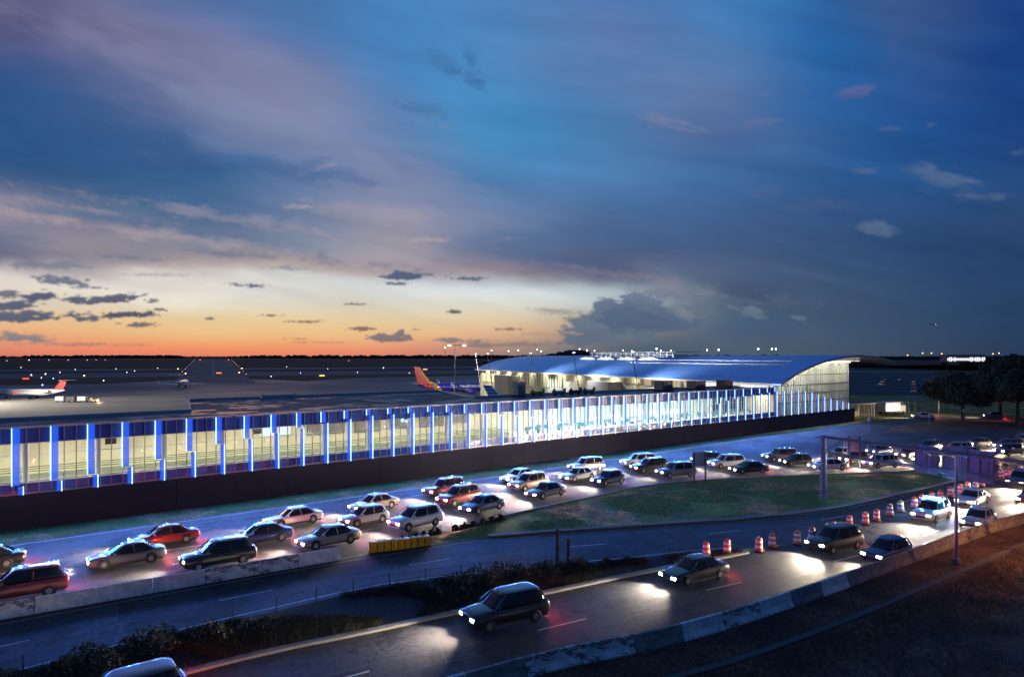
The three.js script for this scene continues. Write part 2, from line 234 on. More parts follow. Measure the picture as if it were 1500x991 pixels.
function ribbon(pl, w, y, h = 0) {                     // a strip of width w along a polyline, optionally h thick (kerbs, barriers)
  const L = offsetLine(pl, -w / 2), R = offsetLine(pl, w / 2), pos = [], uv = [], idx = [];
  let s = 0;
  const put = (p, yy, a, b) => { pos.push(p[0], yy, -p[1]); uv.push(a, b); };
  for (let i = 0; i < pl.length; i++) {
    if (i) s += Math.hypot(pl[i][0] - pl[i - 1][0], pl[i][1] - pl[i - 1][1]);
    if (!h) { put(L[i], y, 0, s); put(R[i], y, w, s); } else { put(L[i], y, -h, s); put(L[i], y + h, 0, s); put(R[i], y + h, w, s); put(R[i], y, w + h, s); }
  }
  const n = h ? 4 : 2;
  for (let i = 0; i < pl.length - 1; i++) for (let k = 0; k < n - 1; k++) { const a = i * n + k; idx.push(a, a + 1, a + n, a + 1, a + n + 1, a + n); }
  const g = new THREE.BufferGeometry(); g.setAttribute('position', new THREE.Float32BufferAttribute(pos, 3)); g.setAttribute('uv', new THREE.Float32BufferAttribute(uv, 2)); g.setIndex(idx);
  if (h) { const q = g.toNonIndexed(); q.computeVertexNormals(); return q; }
  g.computeVertexNormals(); return g;
}
function along(pl, step, start = 0) {                  // places [x, depth, heading] every step metres along a polyline
  const out = []; let need = start;
  for (let i = 1; i < pl.length; i++) {
    const [x0, d0] = pl[i - 1], [x1, d1] = pl[i], l = Math.hypot(x1 - x0, d1 - d0);
    let at = need; while (at <= l) { const k = at / l; out.push([lerp(x0, x1, k), lerp(d0, d1, k), Math.atan2(d1 - d0, x1 - x0)]); at += step; } need = at - l;
  }
  return out;
}

// ---------------------------------------------------------------- the ground
const FX = 0.777, FD = 0.629;                          // direction of the glass front in plan
const fp = (t, o) => [-41.7 + FX * t + FD * o, 55.6 + FD * t - FX * o];   // t metres along the front, o metres out in front of it
const AP = -3;                                         // the airfield lies 3 m below the road
structure('ground', sheet([[-9000, -300], [9000, -300], [9000, 9500], [-9000, 9500]], AP - 0.02), fieldMat);
// the raised side with the roads: top at 0, its bank drops to the airfield behind the buildings
{
  const edge = [[-150, -60], [150, -60], [420, 60], [420, 520], [200, 520], [120, 330], fp(150, -3.5), fp(-60, -3.5), [-150, -40]].reverse();
  const top = sheet(edge, -0.012), pos = [], n = edge.length, c = [60, 120];
  for (let i = 0; i < n; i++) { const a = edge[i], b = edge[(i + 1) % n], o = (p) => { const l = Math.hypot(p[0] - c[0], p[1] - c[1]); return [p[0] + ((p[0] - c[0]) / l) * 4, p[1] + ((p[1] - c[1]) / l) * 4]; }, a1 = o(a), b1 = o(b);
    pos.push(a[0], -0.012, -a[1], a1[0], AP - 0.4, -a1[1], b[0], -0.012, -b[1], b[0], -0.012, -b[1], a1[0], AP - 0.4, -a1[1], b1[0], AP - 0.4, -b1[1]); }
  const bank = new THREE.BufferGeometry(); bank.setAttribute('position', new THREE.Float32BufferAttribute(pos, 3)); bank.computeVertexNormals();
  bank.setAttribute('uv', new THREE.Float32BufferAttribute(new Float32Array(pos.length / 3 * 2).map((_, i) => (i % 2 ? pos[((i - 1) / 2) * 3 + 2] : pos[(i / 2) * 3])), 2));
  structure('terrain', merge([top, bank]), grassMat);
}
// road 1: under the glass front, bending right; upper edge follows the front, lower edge the barrier and the grass island
const r1up = curve([fp(-40, 4.6), fp(0, 4.8), fp(52, 4.4), fp(84, 3.4), fp(110, 3), fp(128, 4.5), [74, 138], [100, 133], [140, 128], [220, 128]], 90);
const r1low = curve([[-72, 6], [-45.5, 25.6], [-28, 37.6], [-10.4, 49.9], [-2.6, 59.2], [8.4, 69.6], [14.3, 75.0], [20.6, 78.2], [28.1, 80.3], [37.4, 82.4], [48.4, 84.8], [61, 90.6], [76, 97], [140, 112]], 90);
structure('road', sheet([...r1up, ...[...r1low].reverse()], 0), asphaltMat);
// service road branching off to the right past the trees
const svc = curve([fp(112, 8.5), [66, 134], [80, 146], [96, 158], [108, 160], [122, 150], [160, 140], [240, 128]], 60);
structure('road', ribbon(svc, 8.5, 0.008), asphaltMat);
// road 2: the dark slip road between the barrier and the planted median
const r2up = curve([[-72, 5], [-45.5, 24.6], [-28, 36.9], [-10.4, 49.3], [-5.7, 52], [-2.7, 53.8], [11, 57.7], [20.9, 60.3], [30.8, 64.8], [42, 72.2], [52, 79.1], [60, 86], [71, 95], [120, 107]], 80);
const r2low = curve([[-62, -8], [-36, 17], [-22.1, 30.8], [-18.1, 34.4], [-15.9, 36.3], [-12.5, 39], [-8.9, 41.8], [-5.8, 43.3], [4.6, 46.9], [8.8, 48.1], [12.7, 49.5], [18, 51], [25.9, 54.8], [33.8, 61.1], [42.4, 67.5], [53.5, 76.5], [61.8, 83], [78, 92], [130, 104]], 80);
structure('road', sheet([...r2up, ...[...r2low].reverse()], 0.004), darkAsphaltMat);
// road 3: the busy road in front, between the kerb and the barrier
const r3up = curve([[-50, -2], [-30, 17.5], [-12.9, 32.2], [-7.1, 35.6], [-0.1, 39.9], [8.5, 45], [17.2, 49.7], [25.9, 54.8], [33.8, 61.1], [42.4, 67.5], [53.5, 76.5], [61.8, 83], [78, 92], [130, 104]], 80);
const r3low = curve([[-32, 2], [-14, 20], [0.9, 30.3], [8.1, 33.7], [16.5, 39], [26.2, 45.9], [39.1, 55.2], [43.8, 58.2], [60, 69], [80, 81], [130, 96]], 80);
structure('road', sheet([...r3up, ...[...r3low].reverse()], 0.012), darkAsphaltMat);
// planted median between roads 2 and 3, and the bank beside road 3 that climbs towards the viewpoint
const medianEdge = [...r2low.filter((p) => p[0] < 19), ...r3up.filter((p) => p[0] < 18).reverse()];
structure('median', sheet(medianEdge, 0.02), std({ map: rep(mulchT, 1 / 8), color: lin(0.3, 0.32, 0.24), roughness: 1, bumpMap: rep(bumpT, 1 / 2), bumpScale: 0.1 }));
{
  const e0 = offsetLine(r3low, -0.15), rows = 16, pos = [], uv = [], idx = [];
  for (let i = 0; i < e0.length; i++) for (let j = 0; j <= rows; j++) {
    const k = j / rows, w = k * 26, p = offsetLine(e0, w)[i], y = 0.02 + sstep(0.15, 1, k) * 4.2 + (fbm(p[0] * 0.35, p[1] * 0.35, 4, 5) - 0.5) * 0.9 * sstep(0.15, 0.3, k);
    pos.push(p[0], y, -p[1]); uv.push(p[0], p[1]);
  }
  for (let i = 0; i < e0.length - 1; i++) for (let j = 0; j < rows; j++) { const a = i * (rows + 1) + j; idx.push(a, a + 1, a + rows + 1, a + 1, a + rows + 2, a + rows + 1); }
  const g = new THREE.BufferGeometry(); g.setAttribute('position', new THREE.Float32BufferAttribute(pos, 3)); g.setAttribute('uv', new THREE.Float32BufferAttribute(uv, 2)); g.setIndex(idx); g.computeVertexNormals();
  structure('embankment', g, mulchMat);
}
structure('path', ribbon(offsetLine(r3low, 2.6), 0.4, 0.03, 0.05), std({ map: rep(concreteT, 1 / 3), color: lin(0.4, 0.38, 0.36), roughness: 0.9 }));
// grass island between roads 1 and 2, the strip under the front, the brown island by the service road, the bright lawn by the gate
const islandEdge = [...r1low.filter((p) => p[0] > -3.5 && p[0] < 62), ...r2up.filter((p) => p[0] > -5 && p[0] < 56).reverse()];
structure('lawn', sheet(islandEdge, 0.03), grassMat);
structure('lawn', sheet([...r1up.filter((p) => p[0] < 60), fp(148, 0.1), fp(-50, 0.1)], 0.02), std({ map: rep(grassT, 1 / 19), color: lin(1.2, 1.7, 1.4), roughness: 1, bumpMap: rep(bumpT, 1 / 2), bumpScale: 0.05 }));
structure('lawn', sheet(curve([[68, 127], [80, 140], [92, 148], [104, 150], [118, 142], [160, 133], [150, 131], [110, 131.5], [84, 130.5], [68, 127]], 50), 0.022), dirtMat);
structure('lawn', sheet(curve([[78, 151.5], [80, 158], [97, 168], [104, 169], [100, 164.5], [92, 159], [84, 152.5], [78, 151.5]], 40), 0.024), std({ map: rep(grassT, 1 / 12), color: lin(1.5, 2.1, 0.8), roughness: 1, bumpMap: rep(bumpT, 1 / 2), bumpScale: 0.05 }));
// kerbs
for (const [pl, a, b] of [[r3up, -40, 17.6], [r1low, -2, 60], [r2up, -3, 56]]) structure('kerb', ribbon(pl.filter((p) => p[0] > a && p[0] < b), 0.42, 0.012, 0.13), concreteMat);
// painted lines
structure('road_marking', merge([ribbon(offsetLine(r1up, 0.7), 0.14, 0.008), ribbon(offsetLine(r2low, -0.6).filter((p) => p[0] < 17), 0.16, 0.01)]), whiteLine);
structure('road_marking', merge([ribbon(offsetLine(r3low, -1.15), 0.15, 0.016), ribbon(offsetLine(r2up, 0.7).filter((p) => p[0] < 50), 0.13, 0.01)]), yellowLine);
const between = (A, B, k) => A.map((p) => { let best = B[0], m = 1e9; for (const q of B) { const d = Math.hypot(q[0] - p[0], q[1] - p[1]); if (d < m) { m = d; best = q; } } return [lerp(p[0], best[0], k), lerp(p[1], best[1], k)]; });
const smooth = (pl) => curve(pl.filter((_, i) => i % 6 === 0 || i === pl.length - 1), 90);
const lane1 = [11.4, 7.4, 3.4].map((o) => smooth(offsetLine(r1low, -o)));                 // lane centres of road 1, far to near
const lane3 = [2.5, 6.0].map((o) => smooth(offsetLine(r3up, o)));
const mid2 = smooth(between(r2up, r2low, 0.5));
{
  const dashes = (pl, y) => along(pl, 12.2, 4).map(([x, d, a]) => box(3.1, 0.003, 0.13).rotateY(a).translate(x, y, -d));
  const g = [...dashes(mid2, 0.011)];
  g.push(...dashes(smooth(offsetLine(r3up, 4.4)), 0.02));
  for (const o of [5.4, 9.4, 13.3]) g.push(...dashes(smooth(offsetLine(r1low, -o)), 0.008));
  structure('road_marking', merge(g), whiteLine);
}

{ // tar-sealed seams wandering along and across the roads
  const rnd = mulberry(19), g = [], tar = std({ color: lin(0.012, 0.012, 0.013), roughness: 0.45 });
  for (const [pl, o, y] of [[mid2, 0.4, 0.0085], [mid2, -2.2, 0.0085], [lane3[0], 1.4, 0.0165], [lane3[1], -0.6, 0.0165], [lane1[1], 1.2, 0.0045], [lane1[0], -1.5, 0.0045]]) { const q = offsetLine(pl, o).map(([x, d]) => [x + (fbm(x * 0.6, d * 0.6, 3, 9) - 0.5) * 0.9, d + (fbm(x * 0.6 + 40, d * 0.6, 3, 9) - 0.5) * 0.9]); g.push(ribbon(curve(q.filter((p) => p[0] > -40 && p[0] < 70), 160), 0.07, y)); }
  for (const [pl, w, y] of [[mid2, 3.2, 0.009], [lane3[0], 3, 0.017], [lane1[1], 5, 0.005]]) for (const [x, d, a] of along(pl, 11, 3 + rnd() * 4)) { if (x < -36 || x > 60) continue; const c = Math.cos(a + 1.4 + rnd() * 0.3), s = Math.sin(a + 1.4 + rnd() * 0.3), pts = []; for (let k = -4; k <= 4; k++) pts.push([x + (c * w * k) / 4 + (rnd() - 0.5) * 0.25, d + (s * w * k) / 4 + (rnd() - 0.5) * 0.25]); g.push(ribbon(pts, 0.06, y)); }
  structure('tar_seam', merge(g), tar);
}

// ---------------------------------------------------------------- airfield: apron, taxiways, runway
const RX = -0.401, RD = 0.916;                         // runway direction in plan
const rp = (s, o) => [-0.438 * 400 + RX * (s - 437) + RD * o, 400 + RD * (s - 437) - RX * o];   // s along the runway from the viewpoint, o to its right
structure('apron', sheet([[-420, 40], [-420, 330], rp(500, -330), rp(500, -60), rp(560, -30), rp(560, 30), rp(500, 60), rp(560, 110), rp(640, 700), rp(520, 760), [260, 520], [190, 330], [120, 150], [60, 120], [-60, 30]], AP), apronMat);
// beyond the near taxiway the field climbs gently
const RISE0 = 650, RISE1 = 1260, fieldY = (x, d) => AP + 0.02 * clamp((x + 0.438 * 400) * RX + (d - 400) * RD + 437 - RISE0, 0, RISE1 - RISE0);
function slope(s0, s1, a, b, lift) { const g = new THREE.PlaneGeometry(1, 1, 1, 1), p = g.attributes.position, c = [[s1, a], [s1, b], [s0, a], [s0, b]]; c.forEach(([s, o], i) => { const [x, d] = rp(s, o); p.setXYZ(i, x, AP + 0.02 * clamp(s - RISE0, 0, RISE1 - RISE0) + lift, -d); g.attributes.uv.setXY(i, x, d); }); g.computeVertexNormals(); return g; }
structure('ground', slope(RISE0, RISE1, -2600, 900, 0.0), fieldMat);
structure('ground', slope(RISE1, 2600, -2600, 900, 0.0), fieldMat);
structure('runway', slope(480, RISE0, -26, 26, 0.012), taxiMat);
structure('runway', slope(RISE0, 1258, -26, 26, 0.012), taxiMat);
for (const [s0, s1, a, b] of [[652, 742, -1400, 800], [795, 852, -1800, 800]]) structure('taxiway', slope(s0, s1, a, b, 0.006), taxiMat);
{
  const g = [];
  for (let s = 660; s < 1240; s += 44) g.push(slope(s, s + 26, -0.5, 0.5, 0.03));
  structure('runway_marking', merge(g), std({ color: lin(0.5, 0.5, 0.5), roughness: 0.8 }));
  // apron guide lines, worn and kinked
  const rnd = mulberry(12), L = [];
  for (const pl of [[[-118, 330], [-96, 334], [-84, 340], [-70, 352]], [[-104, 316], [-84, 324], [-70, 326], [-56, 320]], [[-95, 360], [-72, 368], [-60, 374], [-48, 392]], [[-62, 345], [-50, 350], [-40, 352], [-34, 368]], [[-128, 346], [-112, 350], [-100, 356]], [[-48, 330], [-40, 338], [-30, 336]], [[-160, 236], [-150, 240], [-140, 244], [-128, 246], [-118, 256]], [[-132, 232], [-126, 236], [-118, 237]], [[-165, 268], [-130, 276], [-112, 274]]])
    L.push(ribbon(curve(pl, 24), 0.7 + rnd() * 0.5, AP + 0.02));
  structure('apron_marking', merge(L), whiteLine);
}

// ---------------------------------------------------------------- glass-fronted concourse
const FA = Math.atan2(FD, FX);                         // turn of the front: local x runs along it, local z points out to the road
const Y0 = 2.96, Y1 = 3.8, Y2 = 6.13, Y3 = 7.12, Y4 = 8.43, BAY = 2.65, PANE = BAY / 3, T0 = -8, T1 = 118;
const q0 = fp(0, 0);
const concourse = thing('concourse', 'long flat-roofed concourse with blue-lit glass front on a dark base wall', 'building', [q0[0], 0, -q0[1]], FA);
{
  const baseMat = std({ map: rep(concreteT, 1 / 5), color: lin(0.022, 0.026, 0.16), roughness: 0.8, bumpMap: rep(bumpT, 1), bumpScale: 0.003 });
  const w = BAY * 2, wide = new THREE.BoxGeometry(w - 0.03, Y0 - 0.05, 0.3);
  const bp = wide.attributes.uv; for (let i = 0; i < bp.count; i++) bp.setXY(i, bp.getX(i) * w, bp.getY(i) * Y0);
  for (let t = T0; t < 148; t += w) part('base_panel', wide, baseMat, concourse).position.set(t + w / 2, (Y0 - 0.05) / 2, -0.1);
  part('base_wall', box(156, Y0 - 0.08, 0.3, 70, (Y0 - 0.08) / 2, -0.35), blackMat, concourse);
  const frameMat = std({ color: lin(0.3, 0.31, 0.42), metalness: 0.4, roughness: 0.4 });
  part('sill_rail', box(156, 0.1, 0.34, 70, Y0 + 0.005, -0.02), frameMat, concourse);
  part('coping', box(T1 - T0, 0.16, 0.5, (T0 + T1) / 2, Y4 + 0.02, -0.1), std({ color: lin(0.4, 0.4, 0.48), metalness: 0.4, roughness: 0.4 }), concourse);
  // mullions and transoms
  const mull = new THREE.BoxGeometry(0.055, Y4 - Y0 - 0.12, 0.14), far = [];
  for (let i = 0, t = T0; t <= T1 + 0.01; i++, t += PANE) { if (t < 62) part('mullion', mull, frameMat, concourse).position.set(t, (Y0 + Y4) / 2, -0.02); else far.push(mull.clone().translate(t, (Y0 + Y4) / 2, -0.02)); }
  const fm = part('mullion', merge(far), frameMat, concourse); fm.userData.kind = 'stuff';
  for (const y of [Y1, Y2, Y3]) part('transom', box(T1 - T0, 0.05, 0.1, (T0 + T1) / 2, y, -0.025), frameMat, concourse);
  // panes, row by row; beyond 62 m they run together
  const clear = phys({ color: lin(0.94, 0.97, 0.98), roughness: 0.03, transmission: 1, thickness: 0, ior: 1.5 });
  const spandrel = [lin(0.02, 0.07, 0.34), lin(0.03, 0.1, 0.42), lin(0.016, 0.055, 0.28)].map((c) => phys({ color: c, roughness: 0.22, clearcoat: 0.3, clearcoatRoughness: 0.2 }));
  const rows = [[Y0 + 0.05, Y1, 1], [Y1, Y2, 0], [Y2, Y3, 0], [Y3, Y4 - 0.06, 1]], rnd = mulberry(5);
  for (const [a, b, solid] of rows) {
    const g = new THREE.BoxGeometry(PANE - 0.06, b - a - 0.05, 0.024), rest = [];
    for (let t = T0; t < T1 - 0.1; t += PANE) {
      const at = [t + PANE / 2, (a + b) / 2, -0.03];
      if (t < 56) part(solid ? 'spandrel_panel' : 'window_pane', g, solid ? spandrel[Math.floor(rnd() * 3)] : clear, concourse).position.set(...at); else rest.push(g.clone().translate(...at));
    }
    const m = part(solid ? 'spandrel_panel' : 'window_pane', merge(rest), solid ? spandrel[0] : clear, concourse); m.userData.kind = 'stuff';
  }
  // rooms behind the glass: floor, back wall, ceiling, end walls
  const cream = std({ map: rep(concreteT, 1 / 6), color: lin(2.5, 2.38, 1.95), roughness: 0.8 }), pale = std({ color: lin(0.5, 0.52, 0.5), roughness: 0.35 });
  const depth = 7, L = T1 - T0, cx = (T0 + T1) / 2;
  part('floor', box(L, 0.3, depth, cx, 3.35, -depth / 2 - 0.2), pale, concourse);
  part('ceiling', box(L, 0.12, depth, cx, 7.42, -depth / 2 - 0.2), std({ color: lin(0.7, 0.7, 0.66), roughness: 0.9 }), concourse);
  const seg = BAY * 3;
  const wallG = new THREE.BoxGeometry(seg - 0.02, 4.0, 0.2); { const u = wallG.attributes.uv; for (let i = 0; i < u.count; i++) u.setXY(i, u.getX(i) * seg, u.getY(i) * 4); }
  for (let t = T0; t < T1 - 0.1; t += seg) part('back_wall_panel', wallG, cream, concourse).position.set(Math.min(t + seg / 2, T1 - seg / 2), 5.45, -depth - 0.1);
  for (const t of [T0 + 0.1, T1 - 0.1]) part('end_wall', box(0.2, 5.3, depth, t, 5.7, -depth / 2 - 0.25), cream, concourse);
  const colG = cyl(0.22, 0.22, 3.9, 0, 5.45, 0, 16), colMat = std({ color: lin(0.5, 0.5, 0.5), roughness: 0.5 });
  for (let t = T0 + BAY; t < T1; t += BAY * 2) part('column', colG, colMat, concourse).position.set(t + 1.8, 0, -1.2);
  // a moving walkway and benches along the corridor
  const rail = std({ color: lin(0.05, 0.07, 0.05), roughness: 0.4 }), green = std({ color: lin(0.5, 0.5, 0.34), roughness: 0.6 });
  for (const z of [-2.2, -3.6, -5]) { part('handrail', box(62, 0.07, 0.08, 24, 4.45, z), rail, concourse); part('balustrade', box(62, 0.5, 0.03, 24, 4.0, z), green, concourse); part('kick_plate', box(62, 0.14, 0.12, 24, 3.6, z), steelMat, concourse); }
  for (let t = 60; t < 116; t += 3.4) part('bench', merge([box(2.4, 0.08, 0.6, 0, 0.42, 0), box(2.4, 0.5, 0.08, 0, 0.7, -0.3), box(0.08, 0.42, 0.5, -1, 0.21, 0), box(0.08, 0.42, 0.5, 1, 0.21, 0)]).translate(t, 3.5, -3.2 - (t % 2)), std({ color: lin(0.08, 0.16, 0.2), roughness: 0.5 }), concourse);
  // shop fronts set into the back wall, a bright screen wall, hung displays
  const shop = std({ color: lin(0.16, 0.155, 0.15), roughness: 0.6 });
  for (const [t, w2, h] of [[31, 4.6, 1.5], [36.4, 3.4, 1.7], [41, 3, 1.5], [45.6, 3.6, 1.6], [50, 2.6, 1.4]]) part('shop_front', box(w2, h, 0.3, t, 6.0, -depth + 0.16), shop, concourse);
  const scr = part('display_screen', box(3.4, 1.3, 0.1, 25, 6.1, -depth + 0.16), glow(0.86, 0.95, 1, 1.2), concourse);
  const sl = new THREE.RectAreaLight(lin(0.86, 0.95, 1), 1.2, 3.4, 1.3); sl.name = 'screen_light'; sl.position.set(25, 6.1, -depth + 0.24); sl.lookAt(fp(25, 60)[0], 6.1, -fp(25, 60)[1]); scr.parent.add(sl); sl.rotation.set(0, Math.PI, 0);
  for (const t of [8.2, 21.5]) part('hung_display', merge([box(0.9, 0.55, 0.12, t, 6.55, -2.4), box(0.05, 0.6, 0.05, t, 7.05, -2.4)]), blackMat, concourse);
  // ceiling light panels, warm at one end, cool in the middle
  for (let t = T0 + seg / 2; t < T1; t += seg) {
    const cool = sstep(52, 66, t) * (1 - sstep(96, 106, t)), c = mixc([1, 0.92, 0.68], [0.68, 0.95, 1], cool), k = 18 + 14 * cool;
    const p = part('ceiling_light', box(6.4, 0.06, 1.6, t, 7.33, -2.6), glow(...c, 1.6), concourse);
    const l = new THREE.RectAreaLight(lin(...c), k, 6.4, 1.6); l.name = 'ceiling_light'; l.position.set(t, 7.28, -2.6); l.rotation.x = -Math.PI / 2; concourse.add(l);
  }
  // roof: shallow at both ends, deep in the middle
  const roofT = tex(512, (u, v) => { const k = 0.7 + 0.5 * tfbm(u, v, 4, 5, 131) + 0.15 * (tfbm(u, v, 60, 2, 137) - 0.5), s = Math.min(Math.abs((u * 8) % 1 - 0.5), 1) > 0.485 ? 0.75 : 1; return [0.46 * k * s, 0.445 * k * s, 0.43 * k * s]; });
  const roofR = tex(512, (u, v) => { const k = tfbm(u, v * 1.0, 7, 5, 141), w = sstep(0.36, 0.46, k); const q = lerp(0.4, 0.75, w); return [q, q, q]; }, false);
  const roofMat = std({ map: rep(roofT, 1 / 16), roughnessMap: rep(roofR, 1 / 18), roughness: 1 });
  const out = [[T0, -0.05], [T1, -0.05], [T1, -7], [62, -9.5], [54.3, -9], [60, -28], [21, -28], [16.5, -8.7], [T0, -8]];
  const sh = new THREE.Shape(out.map(([t, o]) => new THREE.Vector2(t, o))), rg = new THREE.ExtrudeGeometry(sh, { depth: 0.8, bevelEnabled: false });
  rg.rotateX(-Math.PI / 2).scale(1, 1, -1); { const ix = rg.index; const p = rg.attributes.position; for (let i = 0; i < p.count; i += 3) { const a = [p.getX(i), p.getY(i), p.getZ(i)]; p.setXYZ(i, p.getX(i + 2), p.getY(i + 2), p.getZ(i + 2)); p.setXYZ(i + 2, ...a); } const u = rg.attributes.uv; for (let i = 0; i < p.count; i++) u.setXY(i, p.getX(i), p.getZ(i)); rg.computeVertexNormals(); }
  part('roof', rg.translate(0, Y4 - 0.85, 0), roofMat, concourse);
  const cop = std({ color: lin(0.5, 0.5, 0.52), roughness: 0.5 });
  const par = (a, b, h = 0.32) => part('parapet', beam([a[0], Y4 + h / 2 - 0.06, a[1]], [b[0], Y4 + h / 2 - 0.06, b[1]], 0.28, h), cop, concourse);
  for (let i = 2; i < out.length - 1; i++) par(out[i], out[i + 1]);
  const deepWall = (a, b) => part('rear_wall', beam([a[0], (AP + Y4 - 0.9) / 2, a[1]], [b[0], (AP + Y4 - 0.9) / 2, b[1]], 0.3, Y4 - 0.9 - AP), baseMat, concourse);
  for (let i = 2; i < out.length - 1; i++) deepWall([out[i][0], out[i][1] + 0.3], [out[i + 1][0], out[i + 1][1] + 0.3]);
  const seam = std({ color: lin(0.36, 0.35, 0.35), roughness: 0.5 });
  for (let i = 0; i < 12; i++) part('roof_seam', box(0.16, 0.03, 18.5, 22.5 + i * 2.9, Y4 - 0.03, -18), seam, concourse);
  for (let i = 0; i < 5; i++) part('roof_seam', box(34, 0.034, 0.16, 39.5, Y4 - 0.028, -11 - i * 3.6), seam, concourse);
  // white roof hatch frame and vents
  part('roof_hatch', merge([box(4.4, 0.5, 0.25, 0, 0.25, 0), box(0.25, 0.7, 1.2, -2.2, 0.35, 0.6), box(0.25, 0.7, 1.2, 2.2, 0.35, 0.6)]).translate(32, Y4, -26), cop, concourse);
}
// the light fins: upper ones hang from the coping, lower ones rise from the sill, and their lengths trade off in a wave along the front
const wave = [[-8, 0.1], [1.5, 0.12], [6.8, 0.2], [12, 0.35], [17.4, 0.53], [23, 0.66], [28, 0.79], [33.3, 0.87], [42, 0.86], [52, 0.68], [57, 0.58], [63, 0.38], [69, 0.24], [77, 0.14], [87, 0.17], [92, 0.34], [96.5, 0.5], [102, 0.66], [110, 0.8], [118, 0.86], [126, 0.84], [130, 0.78], [135, 0.6], [141, 0.4], [147, 0.24], [150, 0.2]];
const waveAt = (t) => { for (let i = 1; i < wave.length; i++) if (t <= wave[i][0]) { const [a, x] = wave[i - 1], [b, y] = wave[i]; return lerp(x, y, (t - a) / (b - a)); } return 0.2; };
{
  const ledMat = glow(0.42, 0.72, 1, 2.4), panelMat = std({ color: lin(0.02, 0.08, 0.4), emissive: lin(0.012, 0.11, 0.85), emissiveIntensity: 0.85, roughness: 0.5, transparent: true, opacity: 0.6 });
  const coolPanel = std({ color: lin(0.02, 0.12, 0.4), emissive: lin(0.01, 0.22, 0.85), emissiveIntensity: 0.62, roughness: 0.5, transparent: true, opacity: 0.62 });
  const clip = std({ color: lin(0.35, 0.36, 0.45), metalness: 0.4, roughness: 0.4 });
  const LED_NITS = 560;
  const fin = (t, y0, y1, dir, w) => {
    const f = new THREE.Group(); f.name = 'light_fin'; f.position.set(t, y0, 0.3); concourse.add(f);
    const h = y1 - y0;
    part('led_strip', box(0.065, h, 0.08, 0, h / 2, 0.12), ledMat, f);
    part('led_glow_panel', box(w, h - 0.02, 0.03, dir * (w / 2 + 0.05), h / 2, 0.02), t > 60 && t < 104 ? coolPanel : panelMat, f);  // panel emission stands in for LED light caught by the translucent screen
    part('bracket', merge([box(w, 0.06, 0.34, dir * w / 2, 0.12, -0.15), box(w, 0.06, 0.34, dir * w / 2, h - 0.12, -0.15)]), clip, f);
    const l = new THREE.RectAreaLight(lin(0.03, 0.2, 1), LED_NITS, 0.065, h); l.name = 'led_light'; l.position.set(t, (y0 + y1) / 2, 0.3 + 0.17); l.rotation.y = Math.PI; concourse.add(l);
  };
  for (let k = -3; ; k++) {
    const t = 0.72 + BAY * k; if (t > 147.5) break;
    const f = waveAt(t + 0.4), H = Y4 - Y0;
    if (t < T1 - 0.4) fin(t, Y4 - (0.985 - f) * H, Y4 + 0.02, 1, 0.5);
    fin(t + 0.78, Y0 - 0.06, Y0 + f * H, -1, t > 60 && t < 104 ? 0.24 : 0.3);
  }
}
// rooftop plant
{
  const grey = std({ color: lin(0.2, 0.2, 0.21), metalness: 0.2, roughness: 0.5 }), dark = std({ color: lin(0.08, 0.075, 0.075), roughness: 0.6 });
  const unit = (t, o, w, h, d, mat, label) => {
    const p = fp(t, o), g = thing('rooftop_unit', label, 'air handler', [p[0], Y4 - 0.04, -p[1]], FA, 'plant on the concourse roof');
    part('casing', rbox(w, h - 0.2, d, 0.05, 0, h / 2 + 0.1, 0), mat, g); part('base_frame', box(w + 0.2, 0.2, d + 0.2, 0, 0.1, 0), darkSteel, g); part('cap', box(w + 0.12, 0.08, d + 0.12, 0, h + 0.04, 0), steelMat, g);
    for (let i = 0; i < 5; i++) part('louvre', box(w * 0.7, 0.05, 0.08, 0, 0.45 + i * (h - 0.6) / 5, d / 2 + 0.02), darkSteel, g);
  };
  unit(91.2, -5.1, 2.6, 1.7, 2, grey, 'grey square rooftop unit alone on the concourse roof edge');
  unit(105.5, -2.6, 2.6, 1.6, 1.8, dark, 'dark brown rooftop unit beside the lit terminal windows');
  unit(99.6, -4.5, 3, 1.5, 2, grey, 'low grey rooftop unit beside dark pipes near the terminal windows');
  unit(61.5, -8, 1.5, 2.1, 1.2, std({ color: lin(0.42, 0.42, 0.38), roughness: 0.5 }), 'tallest pale rooftop tank beside the yellow ducts');
  const duct = (t, o, c, label) => { const p = fp(t, o), g = thing('rooftop_duct', label, 'duct', [p[0], Y4 - 0.04, -p[1]], FA, 'ducts on the concourse roof'); const m = std({ color: c, roughness: 0.5 }); part('pipe', merge([bar([-1.2, 0.5, 0], [1.2, 0.5, 0], 0.22), bar([1.2, 0.5, 0], [1.2, 1.1, 0], 0.22), bar([-1.2, 0.5, 0], [-1.2, 0.9, 0.4], 0.22)]), m, g); part('support', merge([box(0.1, 0.4, 0.5, -0.7, 0.2, 0), box(0.1, 0.4, 0.5, 0.7, 0.2, 0)]), darkSteel, g); };
  duct(64.5, -7.4, lin(0.6, 0.4, 0.04), 'yellow rooftop duct behind the glass front'); duct(68.5, -7, lin(0.5, 0.5, 0.48), 'white rooftop duct, first past the yellow one'); duct(71.6, -6.6, lin(0.05, 0.05, 0.05), 'black rooftop duct between the white and grey ones'); duct(74.8, -6.8, lin(0.3, 0.3, 0.3), 'grey rooftop duct nearest the blank terminal wall');
}

